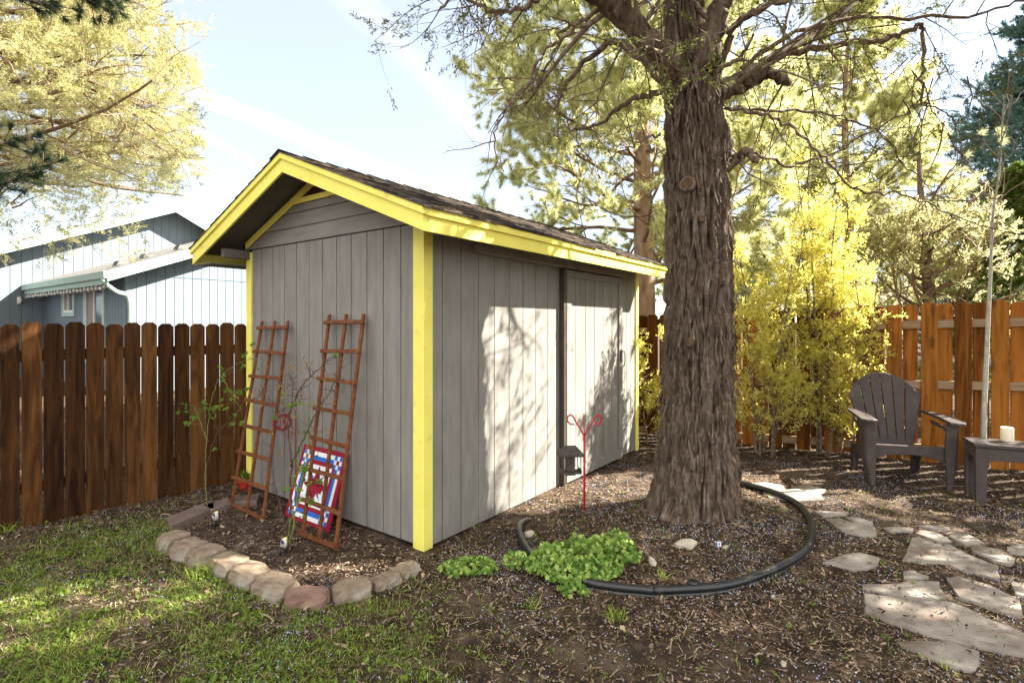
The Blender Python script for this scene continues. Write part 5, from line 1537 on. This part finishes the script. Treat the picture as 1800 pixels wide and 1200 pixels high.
# broad leaf ground cover
x, y = scatter(8000, -4.3, 4.5, 2.25, 5.0, dens_lawn)
n = len(x); ctr = np.stack([x, y, gh(x, y)+.002], 1); K_ = 6
cc = np.repeat(ctr, K_, 0); a = RNG.random(len(cc))*6.28; el = RNG.uniform(.15, .9, len(cc))
dd = np.stack([np.cos(a)*np.cos(el), np.sin(a)*np.cos(el), np.sin(el)], 1); LL = RNG.uniform(.012, .034, len(cc))[:, None]; side = np.stack([-np.sin(a), np.cos(a), 0*a], 1)
w = LL*.24
m1 = cc+dd*LL*.55+np.array([0, 0, .002])
v = np.stack([cc, m1+side*w, cc+dd*LL, m1-side*w], 1).reshape(-1, 3)
g = MB(); g.add(v, np.arange(len(v)).reshape(-1, 4)); o = g.build('ground_cover', M['weed']); tag(o, 'low broad leaved weeds mixed through the lawn', 'weeds', kind='stuff')
# taller weed tufts, each a thing
def tuft(u, v, n, h, lab, sp=.04, mat='grass', w=.004):
    p = G(u, v); z = float(gh(p[0], p[1])); c = np.tile([p[0], p[1], z], (n, 1))+RNG.normal(size=(n, 3))*np.array([sp, sp, 0])
    d = unit(RNG.normal(size=c.shape)*.5+np.array([0, 0, 1])); mb = MB()
    vv, q4, q3 = bent(c, d, RNG.uniform(h*.5, h*1.2, n), np.full(n, w)); mb.add(vv, q4); b0 = mb.n-len(vv); mb.li.append((q3+b0).ravel()); mb.lt.append(np.full(len(q3), 3)); mb.mi.append(np.zeros(len(q3), int))
    o = mb.build('grass_tuft', M[mat], off=(p[0], p[1], z)); o.location = (p[0], p[1], z)
    tag(o, lab, 'grass tuft', 'taller grass tufts')
tuft(352, 1012, 150, .11, 'dense grass tuft at the foot of the fourth edging block', .045)
tuft(296, 965, 160, .13, 'tall grass tuft at the left end of the edging blocks', .07)
tuft(14, 935, 60, .11, 'grass tuft against the foot of the left fence', .03)
tuft(120, 870+60, 60, .06, 'grass tuft below the left fence between two pickets', .06)
tuft(1165, 1020, 14, .07, 'thin weed sprouting inside the ring behind its front edge', .012, w=.008)
tuft(935, 1070, 26, .08, 'spindly weed in the bare soil before the ring', .012, w=.006)
tuft(1085, 1088, 60, .07, 'weed patch in the soil directly below the geraniums', .03, w=.007)
tuft(1665, 1178, 14, .07, 'few grass blades beside the nearest flagstone', .02, w=.005)
tuft(1372, 950, 10, .04, 'tiny green sprout near the right side of the ring', .012, w=.008)
tuft(1095, 1000-10, 10, .05, 'tiny sprout beside the flat rock in the ring', .012, w=.008)
tuft(1335, 868, 8, .04, 'tiny sprout near the sunlit flagstones', .01, w=.006)
# mulch chips
def dens_mulch(x, y):
    return np.where(on_flag(x, y), .10, np.clip(1.0-.75*dens_lawn(x, y)*2, .15, 1)*(.12+.88*np.clip(vnoise(x*1.7, y*1.7, 51)*1.1+vnoise(x*5, y*5, 52)*.8-.5, 0, 1)))
x, y = scatter(330000, -4.6, 7.2, 2.2, 7.9, dens_mulch)
n = len(x); print('chips', n)
hgt = np.where(on_flag(x, y), .03, gh(x, y))
c = np.stack([x, y, hgt+RNG.uniform(.0, .012, n)], 1)
a = RNG.random(n)*6.28; t = np.stack([np.cos(a), np.sin(a), RNG.normal(size=n)*.28], 1); t = unit(t)
nr = unit(RNG.normal(size=(n, 3))*.38+np.array([0, 0, 1])); s = unit(np.cross(nr, t)); nr = np.cross(t, s)
big = RNG.random(n)**3
L_ = (.003+.014*big)[:, None]; w = (.0012+.0038*RNG.random(n)*(.5+big))[:, None]; j = lambda: 1+.5*(RNG.random((n, 1))-.5)
v = np.stack([c-t*L_*j()-s*w*j(), c+t*L_*j()-s*w*j(), c+t*L_*j()+s*w*j()+nr*w*.5, c-t*L_*j()+s*w*j()+nr*w*.3], 1).reshape(-1, 3)
g = MB(); g.add(v, np.arange(len(v)).reshape(-1, 4)); o = g.build('bark_mulch', M['mulch']); tag(o, 'brown bark chips and dry litter strewn over the yard', 'mulch', kind='stuff')
# straw / needles litter
x, y = scatter(16000, -4.6, 7.2, 2.2, 7.9, lambda x, y: np.where(on_flag(x, y), .03, .8))
n = len(x); c = np.stack([x, y, gh(x, y)+RNG.uniform(.004, .014, n)], 1); a = RNG.random(n)*6.28
t = unit(np.stack([np.cos(a), np.sin(a), RNG.normal(size=n)*.15], 1)); s = np.stack([-np.sin(a), np.cos(a), 0*a], 1)
L_ = RNG.uniform(.008, .035, n)[:, None]; w = RNG.uniform(.0008, .0022, n)[:, None]
v = np.stack([c-t*L_-s*w, c+t*L_-s*w, c+t*L_+s*w, c-t*L_+s*w], 1).reshape(-1, 3)
g = MB(); g.add(v, np.arange(len(v)).reshape(-1, 4)); o = g.build('dry_needles', M['straw']); tag(o, 'pale dry twigs and needles scattered on the soil', 'litter', kind='stuff')
# berries
def dens_b(x, y):
    d = np.hypot(x-TREE[0], y-TREE[1]); r = .10+.9*np.clip(vnoise(x*2.5, y*2.5, 61)*2.4-1.05, 0, 1)
    return np.where(on_flag(x, y), .03, r*np.where(x < -1.2, .35, 1))
x, y = scatter(40000, -3.5, 6.2, 2.2, 6.2, dens_b)
n = len(x); r = RNG.uniform(.0030, .0054, n); c = np.stack([x, y, gh(x, y)+r*.7+.004], 1)
oc = np.array([(1,0,0),(-1,0,0),(0,1,0),(0,-1,0),(0,0,1),(0,0,-1)], float); of = np.array([(0,2,4),(2,1,4),(1,3,4),(3,0,4),(2,0,5),(1,2,5),(3,1,5),(0,3,5)])
v = (c[:, None, :]+oc[None]*r[:, None, None]).reshape(-1, 3); f = (np.arange(n)[:, None, None]*6+of[None]).reshape(-1, 3)
g = MB(); g.add(v, f); o = g.build('juniper_berries', M['berry'], smooth=True); tag(o, 'pale blue juniper berries scattered over the mulch', 'berries', kind='stuff')
print('berries', n)
# dry leaves
x, y = scatter(900, -4.0, 6.2, 2.2, 6.5, lambda x, y: 0*x+.6)
n = len(x); c = np.stack([x, y, gh(x, y)+.010+.02*on_flag(x, y)], 1)
g = MB()
for q in range(n):
    rr2 = random.uniform(.010, .026); a0 = random.uniform(0, 6.28); tlt = RNG.normal(size=2)*.35; k = 9; pts = [c[q]+np.array([0, 0, .004])]
    for i in range(k):
        a = a0+6.283*i/k; rad_ = rr2*(1 if i % 2 else .6)*random.uniform(.7, 1.1)*(1.3 if i in (0, 4) else .8)
        dx, dy = rad_*math.cos(a), rad_*math.sin(a); pts.append(c[q]+np.array([dx, dy, .006+max(-.008, dx*tlt[0]+dy*tlt[1])+random.uniform(0, .006)]))
    g.add(pts, np.array([(0, 1+i, 1+(i+1) % k) for i in range(k)]))
o = g.build('fallen_leaves', pm('fallen', [(.13, .08, .045), (.38, .28, .18)], (9, 9, 9), 3, .85, island=.9)); tag(o, 'curled tan fallen leaves scattered over soil and path', 'leaves', kind='stuff')
# a few larger dry leaves / sticks
for q, (u, v_, lab) in enumerate(((1180, 1140, 'pale dry stick lying in the bare soil near the bottom edge'), (470, 1090, 'short dry stick on the lawn below the blocks'), (293, 878+30, 'thin straw coloured stick near the left fence'))):
    p = G(u, v_); z = float(gh(p[0], p[1]))+.012; mb = MB(); a = random.uniform(0, 3)
    if q == 0: a = 1.2
    mb.tube(smooth_path([(-.06*math.cos(a), -.06*math.sin(a), 0), (0, .008, .006), (.07*math.cos(a), .07*math.sin(a), .002)], 5), .004, 6)
    o = mb.build('stick', M['straw'], smooth=True); o.location = (p[0], p[1], z); tag(o, lab, 'stick')
